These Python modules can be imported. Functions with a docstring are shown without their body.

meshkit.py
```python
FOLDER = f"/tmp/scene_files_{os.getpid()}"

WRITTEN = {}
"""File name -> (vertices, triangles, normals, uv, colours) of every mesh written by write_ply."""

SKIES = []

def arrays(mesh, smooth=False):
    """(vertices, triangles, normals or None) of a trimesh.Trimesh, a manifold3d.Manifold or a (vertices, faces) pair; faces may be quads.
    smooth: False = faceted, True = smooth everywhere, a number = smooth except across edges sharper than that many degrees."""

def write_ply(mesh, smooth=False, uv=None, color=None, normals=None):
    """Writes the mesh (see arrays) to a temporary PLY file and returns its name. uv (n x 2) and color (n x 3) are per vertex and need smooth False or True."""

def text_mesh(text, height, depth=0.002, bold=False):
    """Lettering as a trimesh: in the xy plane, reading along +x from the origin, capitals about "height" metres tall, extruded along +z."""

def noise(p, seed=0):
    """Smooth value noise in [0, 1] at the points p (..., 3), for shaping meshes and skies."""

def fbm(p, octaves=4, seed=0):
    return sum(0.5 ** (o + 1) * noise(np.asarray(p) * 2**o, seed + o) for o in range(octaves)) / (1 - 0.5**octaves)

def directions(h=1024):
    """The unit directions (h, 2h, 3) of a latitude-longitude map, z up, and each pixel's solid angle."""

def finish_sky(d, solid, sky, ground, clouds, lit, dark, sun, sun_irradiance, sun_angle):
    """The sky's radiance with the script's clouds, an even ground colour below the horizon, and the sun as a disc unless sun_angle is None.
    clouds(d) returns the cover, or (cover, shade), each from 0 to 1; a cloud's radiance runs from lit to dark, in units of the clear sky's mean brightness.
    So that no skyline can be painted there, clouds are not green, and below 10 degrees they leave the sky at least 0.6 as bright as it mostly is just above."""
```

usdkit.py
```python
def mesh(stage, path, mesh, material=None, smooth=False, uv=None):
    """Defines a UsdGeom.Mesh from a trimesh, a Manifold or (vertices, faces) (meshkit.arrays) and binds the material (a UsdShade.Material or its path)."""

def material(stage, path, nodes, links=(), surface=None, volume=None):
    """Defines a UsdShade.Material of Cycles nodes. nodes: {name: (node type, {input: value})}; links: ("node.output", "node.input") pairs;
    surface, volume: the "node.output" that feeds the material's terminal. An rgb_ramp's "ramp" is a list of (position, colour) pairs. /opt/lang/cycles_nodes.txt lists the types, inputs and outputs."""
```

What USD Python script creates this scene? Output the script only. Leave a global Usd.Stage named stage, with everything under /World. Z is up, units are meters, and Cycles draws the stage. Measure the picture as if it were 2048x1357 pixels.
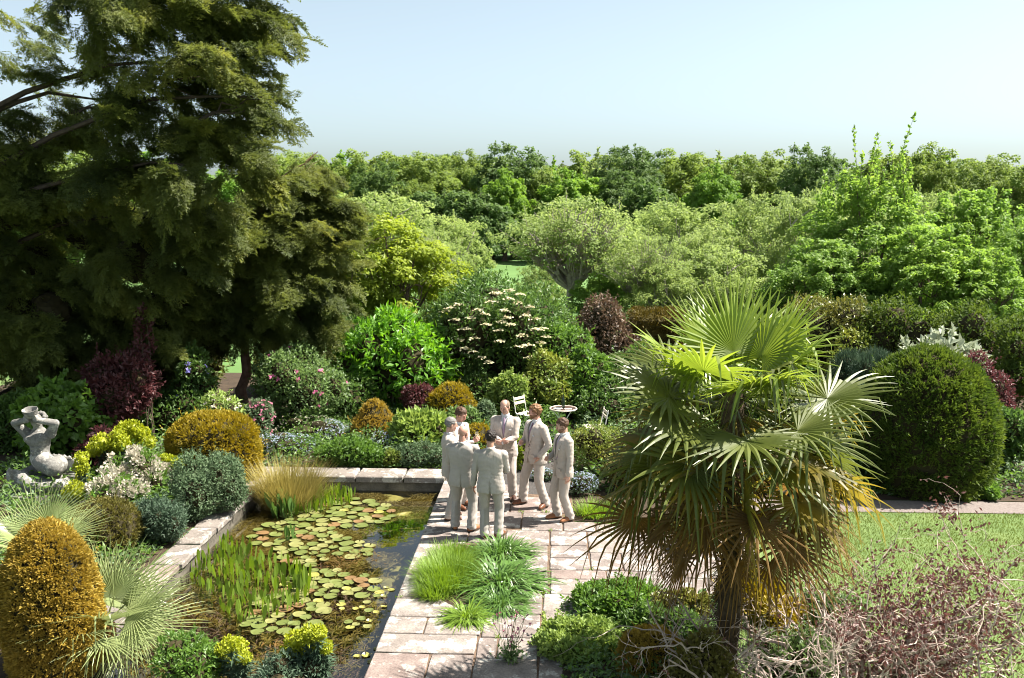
import math, random
import numpy as np
import trimesh, manifold3d, usdkit, meshkit
from manifold3d import Manifold
from pxr import Usd, UsdGeom, UsdLux, UsdShade, Sdf, Gf, Vt

# ---------------------------------------------------------------- stage, camera, sky, sun
stage = Usd.Stage.CreateInMemory()
UsdGeom.SetStageUpAxis(stage, UsdGeom.Tokens.z)
UsdGeom.SetStageMetersPerUnit(stage, 1.0)
UsdGeom.Xform.Define(stage, '/World')
UsdGeom.Scope.Define(stage, '/World/Looks')
FPX, CX, CY, CAMH = 1950.0, 1024.0, 678.5, 5.35
PITCH = math.atan(278.5 / FPX)
SP, CP = math.sin(PITCH), math.cos(PITCH)
EXPOSURE = 1.82
SUN_EL, SUN_X, SUN_Y = math.radians(55), 0.97, 0.16
cam = UsdGeom.Camera.Define(stage, '/World/camera')
cam.CreateHorizontalApertureAttr(36.0)
cam.CreateVerticalApertureAttr(36.0 * 678 / 1024)
cam.CreateFocalLengthAttr(36.0 * FPX / 2048)
cam.CreateClippingRangeAttr(Gf.Vec2f(0.1, 3000))
cam.CreateExposureAttr(EXPOSURE)
cam.AddTransformOp().Set(Gf.Matrix4d(1, 0, 0, 0, 0, SP, CP, 0, 0, -CP, SP, 0, 0, 0, CAMH, 1))
sky = UsdLux.DomeLight.Define(stage, '/World/sky')
sky.GetPrim().SetCustomDataByKey('kind', 'structure')
skym = usdkit.material(stage, '/World/Looks/sky_look', {
    's': ('sky_texture', {'sky_type': 'single_scattering', 'sun_disc': False, 'sun_elevation': SUN_EL, 'sun_rotation': math.atan2(SUN_X, SUN_Y), 'air_density': 0.7, 'aerosol_density': 2.2, 'ozone_density': 1.0}),
    'h': ('hsv', {'saturation': 0.52, 'value': 1.0}), 'm': ('mix', {'mix_type': 'multiply', 'fac': 1.0, 'color2': (0.93, 1.03, 1.0)}),
    'b': ('background_shader', {'strength': 0.064})}, [('s.color', 'h.color'), ('h.color', 'm.color1'), ('m.color', 'b.color')], surface='b.background')
UsdShade.MaterialBindingAPI.Apply(sky.GetPrim()).Bind(skym)
sun = UsdLux.DistantLight.Define(stage, '/World/sun')
sun.CreateIntensityAttr(1.25)
sun.CreateNormalizeAttr(True)
sun.CreateAngleAttr(0.5)
sun.CreateColorAttr(Gf.Vec3f(1.0, 0.935, 0.85))
_h = math.hypot(SUN_X, SUN_Y)
SV = np.array([SUN_X / _h * math.cos(SUN_EL), SUN_Y / _h * math.cos(SUN_EL), math.sin(SUN_EL)])
_x = np.cross([0, 0, 1], SV); _x /= np.linalg.norm(_x); _y = np.cross(SV, _x)
sun.AddTransformOp().Set(Gf.Matrix4d(*_x, 0, *_y, 0, *SV, 0, 0, 0, 0, 1))

# ---------------------------------------------------------------- helpers: picture measurements to places
def ray(px, py):
    a, b = (px - CX) / FPX, (CY - py) / FPX
    return np.array([a, CP + b * SP, -SP + b * CP])
def G(px, py, z=0.0):
    d = ray(px, py); t = (z - CAMH) / d[2]
    return np.array([d[0] * t, d[1] * t, z])
def D(px, py, Y):
    d = ray(px, py); t = Y / d[1]
    return np.array([d[0] * t, Y, CAMH + d[2] * t])
TH = math.atan2(0.0467, 1)
P0 = G(743, 1338)
def U(u, v, z=0.0):                       # garden frame: u across the pond's right edge, v away along it
    return np.array([P0[0] + u * math.cos(TH) + v * math.sin(TH), P0[1] - u * math.sin(TH) + v * math.cos(TH), z])
def Uarr(uv, z):
    uv = np.asarray(uv, float)
    return np.column_stack([P0[0] + uv[:, 0] * math.cos(TH) + uv[:, 1] * math.sin(TH), P0[1] - uv[:, 0] * math.sin(TH) + uv[:, 1] * math.cos(TH), np.broadcast_to(z, len(uv))])

# ---------------------------------------------------------------- helpers: prims
_used = {}
def numbered(parent, name):
    k = (str(parent), name); n = _used.get(k, 0); _used[k] = n + 1
    return name if n == 0 else f'{name}_{n:03d}'
def tag(p, label=None, cat=None, group=None, kind=None):
    p = p.GetPrim() if hasattr(p, 'GetPrim') else p
    for k, v in (('label', label), ('category', cat), ('group', group), ('kind', kind)):
        if v: p.SetCustomDataByKey(k, v)
    return p
def thing(name, label, cat, loc=(0, 0, 0), group=None, kind=None, rotz=0.0, scale=None):
    x = UsdGeom.Xform.Define(stage, '/World/' + numbered('/World', name))
    x.AddTranslateOp().Set(Gf.Vec3d(*map(float, loc)))
    x.AddRotateZOp().Set(float(rotz))
    if scale is not None: x.AddScaleOp().Set(Gf.Vec3f(*map(float, scale)))
    return tag(x, label, cat, group, kind)
def obj(name, mesh, m, parent=None, smooth=False, label=None, cat=None, group=None, kind=None):
    base = str(parent.GetPath()) if parent is not None else '/World'
    p = usdkit.mesh(stage, f'{base}/{numbered(base, name)}', mesh, m, smooth)
    p.CreateDoubleSidedAttr(True)
    return tag(p, label, cat, group, kind)
def copy_of(root, label, loc, rotz=0.0, scale=(1, 1, 1), group=None):
    was = root.GetCustomData()
    base = root.GetName()
    if base[-4:-3] == '_' and base[-3:].isdigit(): base = base[:-4]
    r = thing(base, label, was['category'], loc, group or was.get('group'), None, rotz, scale)
    r.GetReferences().AddInternalReference(root.GetPath()); r.SetInstanceable(True)
    return r

# ---------------------------------------------------------------- helpers: geometry
def cat(*ms):
    vs, fs, n = [], [], 0
    for v, f in ms:
        if len(v) == 0: continue
        vs.append(np.asarray(v, float)); fs.append(np.asarray(f, int) + n); n += len(v)
    return (np.vstack(vs), np.vstack(fs)) if vs else (np.zeros((0, 3)), np.zeros((0, 3), int))
def TM(t): return (np.array(t.vertices), np.array(t.faces))
def unit(a):
    a = np.asarray(a, float)
    return a / np.maximum(np.linalg.norm(a, axis=-1, keepdims=True), 1e-9)
def rdirs(rng, n): return unit(rng.normal(size=(n, 3)))
def leaves(P, A, N, L, W, fold=0.25, shape=0):
    """folded four-corner leaves: P base, A along, N normal."""
    n = len(P); A = unit(A); B = unit(np.cross(N, A)); M = np.cross(A, B)
    L = np.broadcast_to(L, n)[:, None]; W = np.broadcast_to(W, n)[:, None]
    mid = P + A * L * (0.45 if shape == 0 else 0.3)
    V = np.stack([P, mid + B * W / 2 + M * W * fold, P + A * L, mid - B * W / 2 + M * W * fold], 1).reshape(-1, 3)
    k = np.arange(n)[:, None] * 4
    F = np.concatenate([k + [0, 1, 2], k + [0, 2, 3]], 0)
    return V, F
def straps(P, A, L, W, bend, side=None, st=5, prof=None, rng=None, twist=0.0):
    """ribbon blades that start along A and bend down by gravity."""
    n = len(P); A = unit(A)
    L = np.broadcast_to(L, n)[:, None]; W = np.broadcast_to(W, n)[:, None]; bend = np.broadcast_to(bend, n)[:, None]
    if side is None:
        side = unit(np.cross(A, [0, 0, 1.0]) + 1e-6)
    if prof is None: prof = lambda t: np.minimum(1, 0.55 + t) * (1 - t ** 2.2)
    V = []
    for t in np.linspace(0, 1, st):
        c = P + A * L * t + np.array([0, 0, -1.0]) * L * bend * t ** 2
        w = max(prof(t), 0.03) * W / 2
        V += [c - side * w, c + side * w]
    V = np.stack(V, 1).reshape(-1, 3)
    k = np.arange(n)[:, None] * (2 * st); F = []
    for i in range(st - 1):
        F += [k + [2 * i, 2 * i + 1, 2 * i + 3], k + [2 * i, 2 * i + 3, 2 * i + 2]]
    return V, np.concatenate(F, 0)
def tube(pts, rad, n=6, cap=True):
    pts = np.asarray(pts, float); rad = np.broadcast_to(np.asarray(rad, float), len(pts))
    T = unit(np.gradient(pts, axis=0)); ref = np.array([0.31, 0.22, 0.92])
    if abs(T[0] @ unit(ref)) > 0.9: ref = np.array([1.0, 0.1, 0])
    X = unit(np.cross(T, ref)); Y = np.cross(T, X)
    a = np.arange(n) / n * 2 * math.pi
    V = (pts[:, None] + rad[:, None, None] * (X[:, None] * np.cos(a)[None, :, None] + Y[:, None] * np.sin(a)[None, :, None])).reshape(-1, 3)
    F = []
    for i in range(len(pts) - 1):
        for j in range(n):
            p, q = i * n + j, i * n + (j + 1) % n
            F += [[p, q, q + n], [p, q + n, p + n]]
    if cap:
        V = np.vstack([V, pts[0], pts[-1]]); e = len(V)
        for j in range(n):
            F += [[e - 2, (j + 1) % n, j], [e - 1, len(pts) * n - n + j, len(pts) * n - n + (j + 1) % n]]
    return V, np.array(F)
def curve(a, b, sag=0.0, n=6, rng=None, wob=0.0):
    t = np.linspace(0, 1, n)[:, None]; a, b = np.asarray(a, float), np.asarray(b, float)
    p = a + (b - a) * t + np.array([0, 0, 1.0]) * sag * 4 * t * (1 - t)
    if rng is not None and wob: p[1:-1] += rng.normal(size=(n - 2, 3)) * wob
    return p
def box(cx, cy, cz, sx, sy, sz, ch=0.0):
    if ch <= 0:
        b = trimesh.creation.box((sx, sy, sz)); b.apply_translation((cx, cy, cz)); return TM(b)
    h = np.array([sx, sy, sz]) / 2; pts = []
    for i in (-1, 1):
        for j in (-1, 1):
            for k in (-1, 1):
                for ax in range(3):
                    d = h - ch; d[ax] = h[ax]
                    pts.append(np.array([i, j, k]) * d)
    m = Manifold.hull_points(np.array(pts) + [cx, cy, cz]).to_mesh()
    return np.array(m.vert_properties[:, :3]), np.array(m.tri_verts)
def blob(c, r, sub=2, amp=0.12, freq=1.5, seed=0):
    s = trimesh.creation.icosphere(sub); v = np.array(s.vertices)
    v = v * (1 + amp * (2 * meshkit.fbm(v * freq + 7.3 * seed, 3, seed) - 1))[:, None]
    return v * np.asarray(r) + np.asarray(c), np.array(s.faces)
def local(mesh, loc): return (np.asarray(mesh[0]) - np.asarray(loc), mesh[1])

# ---------------------------------------------------------------- helpers: materials
def mat(name, nodes, links, surface='p.BSDF'):
    return usdkit.material(stage, '/World/Looks/' + name, nodes, links, surface=surface)
def leafmat(name, cols, trans=0.35, tcol=None, rough=0.5, spec=0.35, nscale=1.2, namt=0.55, gain=1.3, warm=(1.13, 1.0, .8)):
    """cols: ramp of leaf colours; each leaf takes its own, with slow drift through the plant."""
    cols = [tuple(min(.85, x * gain * w) for x, w in zip(c, warm)) for c in cols]
    n = {'g': ('geometry', {}), 'o': ('texture_coordinate', {}),
         'nz': ('noise_texture', {'scale': nscale, 'detail': 3.0}),
         'mx': ('mix_float', {'fac': namt}), 'ra': ('rgb_ramp', {'ramp': [(i / max(1, len(cols) - 1), c) for i, c in enumerate(cols)]}),
         'mr': ('map_range', {'from_min': 0.3, 'from_max': 0.7, 'to_min': 0.0, 'to_max': 1.0, 'clamp': True}),
         'p': ('principled_bsdf', {'roughness': rough, 'specular_ior_level': spec}),
         'hs': ('hsv', {'saturation': 1.08, 'value': 1.5 if tcol is None else tcol, 'hue': 0.492}),
         't': ('translucent_bsdf', {}), 'm': ('mix_closure', {'fac': trans})}
    l = [('g.position', 'nz.vector'), ('nz.fac', 'mr.value'), ('g.random_per_island', 'mx.a'), ('mr.result', 'mx.b'), ('mx.result', 'ra.fac'),
         ('ra.color', 'p.base_color'), ('ra.color', 'hs.color'), ('hs.color', 't.color'), ('p.BSDF', 'm.closure1'), ('t.BSDF', 'm.closure2')]
    return mat(name, n, l, 'm.closure')
def noisemat(name, cols, scale=6.0, rough=0.8, bump=0.3, bscale=None, detail=5.0, spec=0.25, dist=0.02, metallic=0.0):
    n = {'g': ('geometry', {}), 'nz': ('noise_texture', {'scale': scale, 'detail': detail, 'roughness': 0.6}),
         'ra': ('rgb_ramp', {'ramp': [(0.28 + 0.44 * i / max(1, len(cols) - 1), c) for i, c in enumerate(cols)]}),
         'n2': ('noise_texture', {'scale': bscale or scale * 4, 'detail': 4.0}),
         'bu': ('bump', {'strength': bump, 'distance': dist}),
         'p': ('principled_bsdf', {'roughness': rough, 'specular_ior_level': spec, 'metallic': metallic})}
    return mat(name, n, [('g.position', 'nz.vector'), ('g.position', 'n2.vector'), ('nz.fac', 'ra.fac'), ('ra.color', 'p.base_color'), ('n2.fac', 'bu.height'), ('bu.normal', 'p.normal')])
def plain(name, col, rough=0.5, spec=0.4, metallic=0.0):
    return mat(name, {'p': ('principled_bsdf', {'base_color': col, 'roughness': rough, 'specular_ior_level': spec, 'metallic': metallic})}, [])
def stonemat(name, cols, lichen=0.5, seed=0.0, lcol=(0.47, 0.455, 0.405)):
    """worn flagstone: slow tone drift, grit, pale lichen blotches and spots, darker stains."""
    n = {'g': ('geometry', {}), 'ma': ('mapping', {'location': (seed, seed * 1.7, 0)}),
         'n1': ('noise_texture', {'scale': 2.3, 'detail': 8.0, 'roughness': 0.7}),
         'r1': ('rgb_ramp', {'ramp': [(0.3 + 0.4 * i / max(1, len(cols) - 1), c) for i, c in enumerate(cols)]}),
         'n2': ('noise_texture', {'scale': 3.2, 'detail': 8.0, 'roughness': 0.7}),
         'r2': ('rgb_ramp', {'ramp': [(0.525, (0, 0, 0)), (0.57, (lichen, lichen, lichen))]}),
         'v': ('voronoi_texture', {'scale': 11.0, 'randomness': 1.0}),
         'r3': ('rgb_ramp', {'ramp': [(0.0, (0.7, 0.7, 0.7)), (0.14, (0.7, 0.7, 0.7)), (0.2, (0, 0, 0))]}),
         'n3': ('noise_texture', {'scale': 2.0, 'detail': 2.0}), 'r4': ('rgb_ramp', {'ramp': [(0.5, (0, 0, 0)), (0.6, (1, 1, 1))]}),
         'mm': ('mix', {'mix_type': 'multiply', 'fac': 1.0}),
         'm1': ('mix', {'color2': lcol}), 'm2': ('mix', {'color2': (0.46, 0.45, 0.40)}),
         'n4': ('noise_texture', {'scale': 45.0, 'detail': 5.0}), 'r5': ('rgb_ramp', {'ramp': [(0.3, (0.72, 0.72, 0.72)), (0.6, (1.06, 1.06, 1.06))]}),
         'm3': ('mix', {'mix_type': 'multiply', 'fac': 1.0}), 'bu': ('bump', {'strength': 0.45, 'distance': 0.012}),
         'ad': ('math', {'math_type': 'add'}),
         'p': ('principled_bsdf', {'roughness': 0.85, 'specular_ior_level': 0.25})}
    l = [('g.position', 'ma.vector')] + [('ma.vector', k + '.vector') for k in ('n1', 'n2', 'v', 'n3', 'n4')] + [
        ('n1.fac', 'r1.fac'), ('n2.fac', 'r2.fac'), ('v.distance', 'r3.fac'), ('n3.fac', 'r4.fac'), ('r3.color', 'mm.color1'), ('r4.color', 'mm.color2'),
        ('r1.color', 'm1.color1'), ('r2.color', 'm1.fac'), ('m1.color', 'm2.color1'), ('mm.color', 'm2.fac'),
        ('n4.fac', 'r5.fac'), ('m2.color', 'm3.color1'), ('r5.color', 'm3.color2'), ('m3.color', 'p.base_color'),
        ('n4.fac', 'ad.value1'), ('n2.fac', 'ad.value2'), ('ad.value', 'bu.height'), ('bu.normal', 'p.normal')]
    return mat(name, n, l)

M = {}
M['soil'] = noisemat('soil', [(0.0275, 0.0193, 0.0121), (0.0605, 0.0413, 0.0248)], 5, 0.95, 0.8, 40)
M['ground'] = noisemat('ground', [(0.06, 0.055, 0.02), (0.07, 0.12, 0.03), (0.11, 0.15, 0.05)], 0.5, 0.95, 0.6, 30)
M['lawn'] = noisemat('lawn', [(.075, .12, .032), (.10, .15, .042), (.125, .17, .052)], 1.3, 0.9, 0.8, 60)
M['meadow'] = noisemat('meadow', [(0.06, 0.12, 0.03), (0.1, 0.18, 0.05)], 0.15, 0.9, 0.8, 6)
M['gravel'] = noisemat('gravel', [(.035, .032, .03), (.09, .082, .075)], 30, 0.95, 1.0, 70)
M['gravel_pale'] = noisemat('gravel_pale', [(.13, .105, .095), (.23, .195, .175)], 30, 0.95, 1.0, 70)
M['slab_a'] = stonemat('flagstone_grey', [(0.1064, 0.0873, 0.0774), (0.1677, 0.1393, 0.1242), (0.2373, 0.2006, 0.1775)], 0.55, 0.0)
M['slab_b'] = stonemat('flagstone_pink', [(0.1146, 0.0857, 0.073), (0.1719, 0.1316, 0.1154), (0.2292, 0.1822, 0.1585)], 0.35, 3.1)
M['slab_c'] = stonemat('flagstone_pale', [(0.1309, 0.111, 0.0972), (0.1981, 0.1699, 0.149), (0.2619, 0.2274, 0.1987)], 0.7, 7.7)
M['mortar'] = noisemat('joint_earth', [(.07, .045, .03), (.16, .11, .075)], 9, 0.95, 0.8, 40)
M['kerb'] = stonemat('kerb_stone', [(0.114, 0.0988, 0.0847), (0.1718, 0.1483, 0.1289), (0.2079, 0.1826, 0.1595)], 0.5, 2.2)
M['pond_wall'] = noisemat('pond_wall', [(0.05, 0.045, 0.035), (0.13, 0.115, 0.09)], 4, 0.8, 0.6, 25)
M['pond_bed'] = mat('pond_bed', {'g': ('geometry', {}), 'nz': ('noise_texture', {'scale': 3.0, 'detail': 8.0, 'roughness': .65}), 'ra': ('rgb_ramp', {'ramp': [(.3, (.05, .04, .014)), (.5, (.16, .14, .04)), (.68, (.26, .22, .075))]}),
    'rb': ('rgb_ramp', {'ramp': [(.3, (.014, .012, .012)), (.55, (.04, .034, .03)), (.7, (.10, .085, .05))]}), 'sx': ('separate_xyz', {}), 'mr': ('map_range', {'from_min': 12.6, 'from_max': 15.4, 'clamp': True}), 'mx': ('mix', {}),  # near end: silt, plus light lost in deep water painted into the colour
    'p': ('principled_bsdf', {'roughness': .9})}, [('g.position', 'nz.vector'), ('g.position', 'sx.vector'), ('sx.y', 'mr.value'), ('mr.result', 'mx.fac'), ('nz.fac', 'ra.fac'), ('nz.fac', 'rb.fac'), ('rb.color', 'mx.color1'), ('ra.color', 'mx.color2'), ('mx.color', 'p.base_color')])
M['statue'] = stonemat('statue_stone', [(0.1093, 0.1045, 0.095), (0.1552, 0.1497, 0.1362), (0.1822, 0.1742, 0.1592)], 0.4, 5.0)
M['bark'] = noisemat('bark', [(0.07, 0.05, 0.035), (0.17, 0.125, 0.09)], 7, 0.95, 0.8, 30)
M['bark_red'] = noisemat('bark_red', [(.17, .09, .06), (.34, .2, .145)], 9, 0.95, 0.9, 34)
M['bark_grey'] = noisemat('bark_grey', [(0.2, 0.17, 0.14), (0.36, 0.32, 0.28)], 8, 0.95, 0.6, 34)
M['twig'] = noisemat('twig', [(.22, .16, .13), (.52, .43, .37)], 5, 0.85, 0.4, 40)
M['inner'] = noisemat('shade_core', [(.02, .016, .006), (.04, .033, .012)], 9, .95, .6, 30)  # solid core inside foliage; shade between the leaves put into its dark colour
M['palm_trunk'] = noisemat('palm_fibre', [(.035, .024, .014), (.09, .062, .035)], 14, .95, .8, 40)
M['bark_dark'] = noisemat('bark_dark', [(.03, .022, .016), (.075, .055, .04)], 7, .95, .8, 30)
M['stem'] = noisemat('green_stem', [(0.05, 0.07, 0.02), (0.09, 0.1, 0.03)], 8, 0.8, 0.2)
L = leafmat
M['yew'] = L('yew_needles', [(0.036, 0.0504, 0.0144), (0.102, 0.118, 0.0288), (0.252, 0.24, 0.054), (0.504, 0.432, 0.096)], 0.42, None, 0.55, 0.3, 0.9, 0.45, warm=(1.0, 1.03, .9))
M['yew_clip'] = L('clipped_yew', [(0.0336, 0.06, 0.012), (0.0936, 0.126, 0.0216), (0.24, 0.234, 0.042)], 0.38, None, 0.55, 0.25, 2.5, 0.4, warm=(1.0, 1.03, .9))
M['gold'] = L('gold_yew', [(0.157, 0.127, 0.0142), (0.283, 0.212, 0.0212), (0.426, 0.297, 0.0311)], 0.25, None, 0.55, 0.25, 3.0, 0.4, warm=(1.0, 1.0, .9))
M['bronze'] = L('bronze_yew', [(0.188, 0.144, 0.03), (0.312, 0.237, 0.0475), (0.438, 0.338, 0.0775)], 0.25, None, 0.55, 0.25, 3.0, 0.4, warm=(1.06, 1.0, .85))
M['far_dark'] = L('far_dark_leaf', [(0.0529, 0.103, 0.0356), (0.0926, 0.156, 0.0503), (0.146, 0.212, 0.0688)], 0.42, None, 0.55, 0.3, 0.35, 0.22)
M['far_mid'] = L('far_mid_leaf', [(0.0944, 0.153, 0.0436), (0.16, 0.232, 0.0653), (0.226, 0.298, 0.0871)], 0.48, None, 0.55, 0.3, 0.35, 0.22)
M['far_bright'] = L('far_bright_leaf', [(0.0862, 0.172, 0.0359), (0.144, 0.259, 0.046), (0.216, 0.331, 0.0646)], 0.48, None, 0.55, 0.3, 0.35, 0.22)
M['apple'] = L('apple_leaf', [(0.134, 0.19, 0.0672), (0.269, 0.336, 0.134), (0.403, 0.437, 0.213), (0.56, 0.526, 0.358)], 0.55, 1.3, 0.55, 0.3, 0.35, 0.22, warm=(1.02, 1.0, .85))
M['apple_green'] = L('apple_green_leaf', [(0.0991, 0.191, 0.0463), (0.183, 0.29, 0.0695), (0.298, 0.397, 0.116)], 0.50, None, 0.5, 0.35, 0.35, 0.22)
M['lime'] = L('lime_leaf', [(0.1311, 0.1725, 0.0283), (0.2226, 0.2631, 0.0405), (0.3441, 0.3441, 0.0557)], 0.50, 1.4, 0.5, 0.3, 0.7, 0.45, warm=(1.0, 1.03, .85))
M['elder'] = L('elder_leaf', [(0.0403, 0.0891, 0.0259), (0.0747, 0.144, 0.0359), (0.122, 0.208, 0.0431)], 0.38, None, 0.45, 0.4, 0.8, 0.4)
M['peony'] = L('bright_leaf', [(0.0688, 0.175, 0.0225), (0.106, 0.25, 0.0312), (0.175, 0.338, 0.0438)], 0.45, None, 0.42, 0.45, 0.9, 0.4)
M['rose'] = L('rose_leaf', [(0.0625, 0.119, 0.0438), (0.112, 0.188, 0.075), (0.175, 0.25, 0.112)], 0.40, None, 0.45, 0.45, 1.5, 0.4)
M['burgundy'] = L('burgundy_leaf', [(0.05, 0.018, 0.018), (0.105, 0.035, 0.034), (0.19, 0.08, 0.07)], 0.35, 1.5, 0.45, 0.4, 2.0, 0.4, warm=(1, 1, 1))
M['copper'] = L('copper_leaf', [(0.0633, 0.046, 0.0345), (0.115, 0.0862, 0.0633), (0.218, 0.167, 0.127)], 0.22, None, 0.4, 0.5, 1.2, 0.4)
M['photinia'] = L('gold_brown_leaf', [(.06, .085, .022), (.14, .15, .04), (.26, .21, .08)], 0.25, None, 0.4, 0.5, 1.2, 0.4)
M['variegated'] = L('variegated_leaf', [(0.06, 0.12, 0.03), (0.20, 0.24, 0.05), (0.38, 0.36, 0.10)], 0.3, 1.3, 0.45, 0.4, 1.2, 0.5)
M['green'] = L('mid_green_leaf', [(0.05, 0.112, 0.025), (0.0938, 0.188, 0.0375), (0.15, 0.263, 0.0562)], 0.42, None, 0.45, 0.4, 1.5, 0.4)
M['pale'] = L('pale_green_leaf', [(0.12, 0.2, 0.055), (0.2, 0.29, 0.09), (0.3, 0.37, 0.14)], 0.35, 1.3, 0.5, 0.35, 2.0, 0.4)
M['greygreen'] = L('grey_green_leaf', [(0.06, 0.10, 0.045), (0.105, 0.15, 0.075), (0.17, 0.21, 0.11)], 0.22, 1.3, 0.6, 0.3, 2.5, 0.4, warm=(1, 1, 1))
M['olive'] = L('olive_leaf', [(0.069, 0.0747, 0.0207), (0.115, 0.115, 0.0322), (0.172, 0.161, 0.046)], 0.22, None, 0.55, 0.3, 2.5, 0.4)
M['bluegreen'] = L('blue_green_leaf', [(0.035, 0.062, 0.035), (0.065, 0.10, 0.058), (0.11, 0.145, 0.09)], 0.2, 1.3, 0.55, 0.3, 2.5, 0.4, warm=(1, 1, 1))
M['silver'] = L('silver_leaf', [(0.2, 0.23, 0.16), (0.34, 0.37, 0.26), (0.5, 0.5, 0.4)], 0.25, 1.1, 0.5, 0.35, 1.5, 0.4, warm=(1, 1, 1))
M['euphorbia'] = L('lime_bract', [(0.2288, 0.2552, 0.0176), (0.352, 0.3608, 0.0308), (0.4576, 0.44, 0.0616)], 0.3, 1.15, 0.5, 0.3, 6.0, 0.35, gain=1.15, warm=(.98, 1.03, .9))
M['white_fl'] = L('cream_petal', [(0.4224, 0.3872, 0.2957), (0.521, 0.4928, 0.4083), (0.5773, 0.5562, 0.4928)], 0.25, 1.0, 0.6, 0.25, 6.0, 0.3, gain=1.1, warm=(1, 1, 1))
M['cream_fl'] = L('elder_petal', [(0.464, 0.416, 0.256), (0.576, 0.528, 0.36)], 0.25, 1.0, 0.6, 0.25, 6.0, 0.3, gain=1.1, warm=(1, 1, 1))
M['pink_fl'] = L('pink_petal', [(0.44, 0.128, 0.208), (0.528, 0.256, 0.288), (0.56, 0.36, 0.336)], 0.25, 1.0, 0.6, 0.25, 6.0, 0.3, gain=1.1, warm=(1, 1, 1))
M['magenta_fl'] = L('magenta_petal', [(.42, .10, .2), (.55, .22, .32)], 0.25, 1.0, 0.6, 0.25, 6.0, 0.3, gain=1.1, warm=(1, 1, 1))
M['blue_fl'] = L('pale_blue_petal', [(0.272, 0.32, 0.44), (0.4, 0.432, 0.496), (0.496, 0.504, 0.528)], 0.25, 1.0, 0.6, 0.25, 6.0, 0.3, gain=1.1, warm=(1, 1, 1))
M['lilac_fl'] = L('lilac_petal', [(0.22, 0.2, 0.5), (0.34, 0.3, 0.6)], 0.25, 1.0, 0.6, 0.25, 6.0, 0.3, gain=1.1, warm=(1, 1, 1))
M['grass'] = L('grass_blade', [(0.09, 0.17, 0.025), (0.14, 0.24, 0.035), (0.21, 0.31, 0.05)], 0.38, 1.4, 0.5, 0.35, 2.0, 0.35)
M['strap'] = L('strap_leaf', [(0.05, 0.115, 0.03), (0.08, 0.165, 0.042), (0.13, 0.22, 0.06)], 0.3, None, 0.4, 0.5, 2.0, 0.35)
M['straw'] = L('straw_blade', [(0.17, 0.15, 0.04), (0.27, 0.22, 0.07), (0.38, 0.31, 0.12)], 0.3, 1.2, 0.5, 0.3, 2.0, 0.35, warm=(1, 1, 1))
M['water_leaf'] = L('water_plant_leaf', [(0.07, 0.13, 0.018), (0.11, 0.19, 0.024), (0.2, 0.27, 0.035)], 0.38, 1.4, 0.42, 0.45, 2.5, 0.35)
M['palm_young'] = L('palm_green', [(0.115, 0.184, 0.0322), (0.172, 0.241, 0.046), (0.241, 0.299, 0.069)], 0.42, 1.5, 0.4, 0.5, 3.0, 0.35)
M['palm_old'] = L('palm_dark_green', [(.05, .075, .02), (.10, .13, .03), (.22, .21, .05)], 0.4, 1.4, 0.4, 0.5, 3.0, 0.35)
M['palm_yellow'] = L('palm_yellowing', [(.07, .08, .02), (.20, .165, .035), (.50, .33, .06)], 0.5, 1.5, 0.45, 0.45, 3.0, 0.45)
M['palm_dead'] = L('palm_dead', [(.07, .048, .02), (.17, .115, .04), (.42, .28, .10)], 0.4, 1.35, 0.6, 0.25, 3.0, 0.4)
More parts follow.
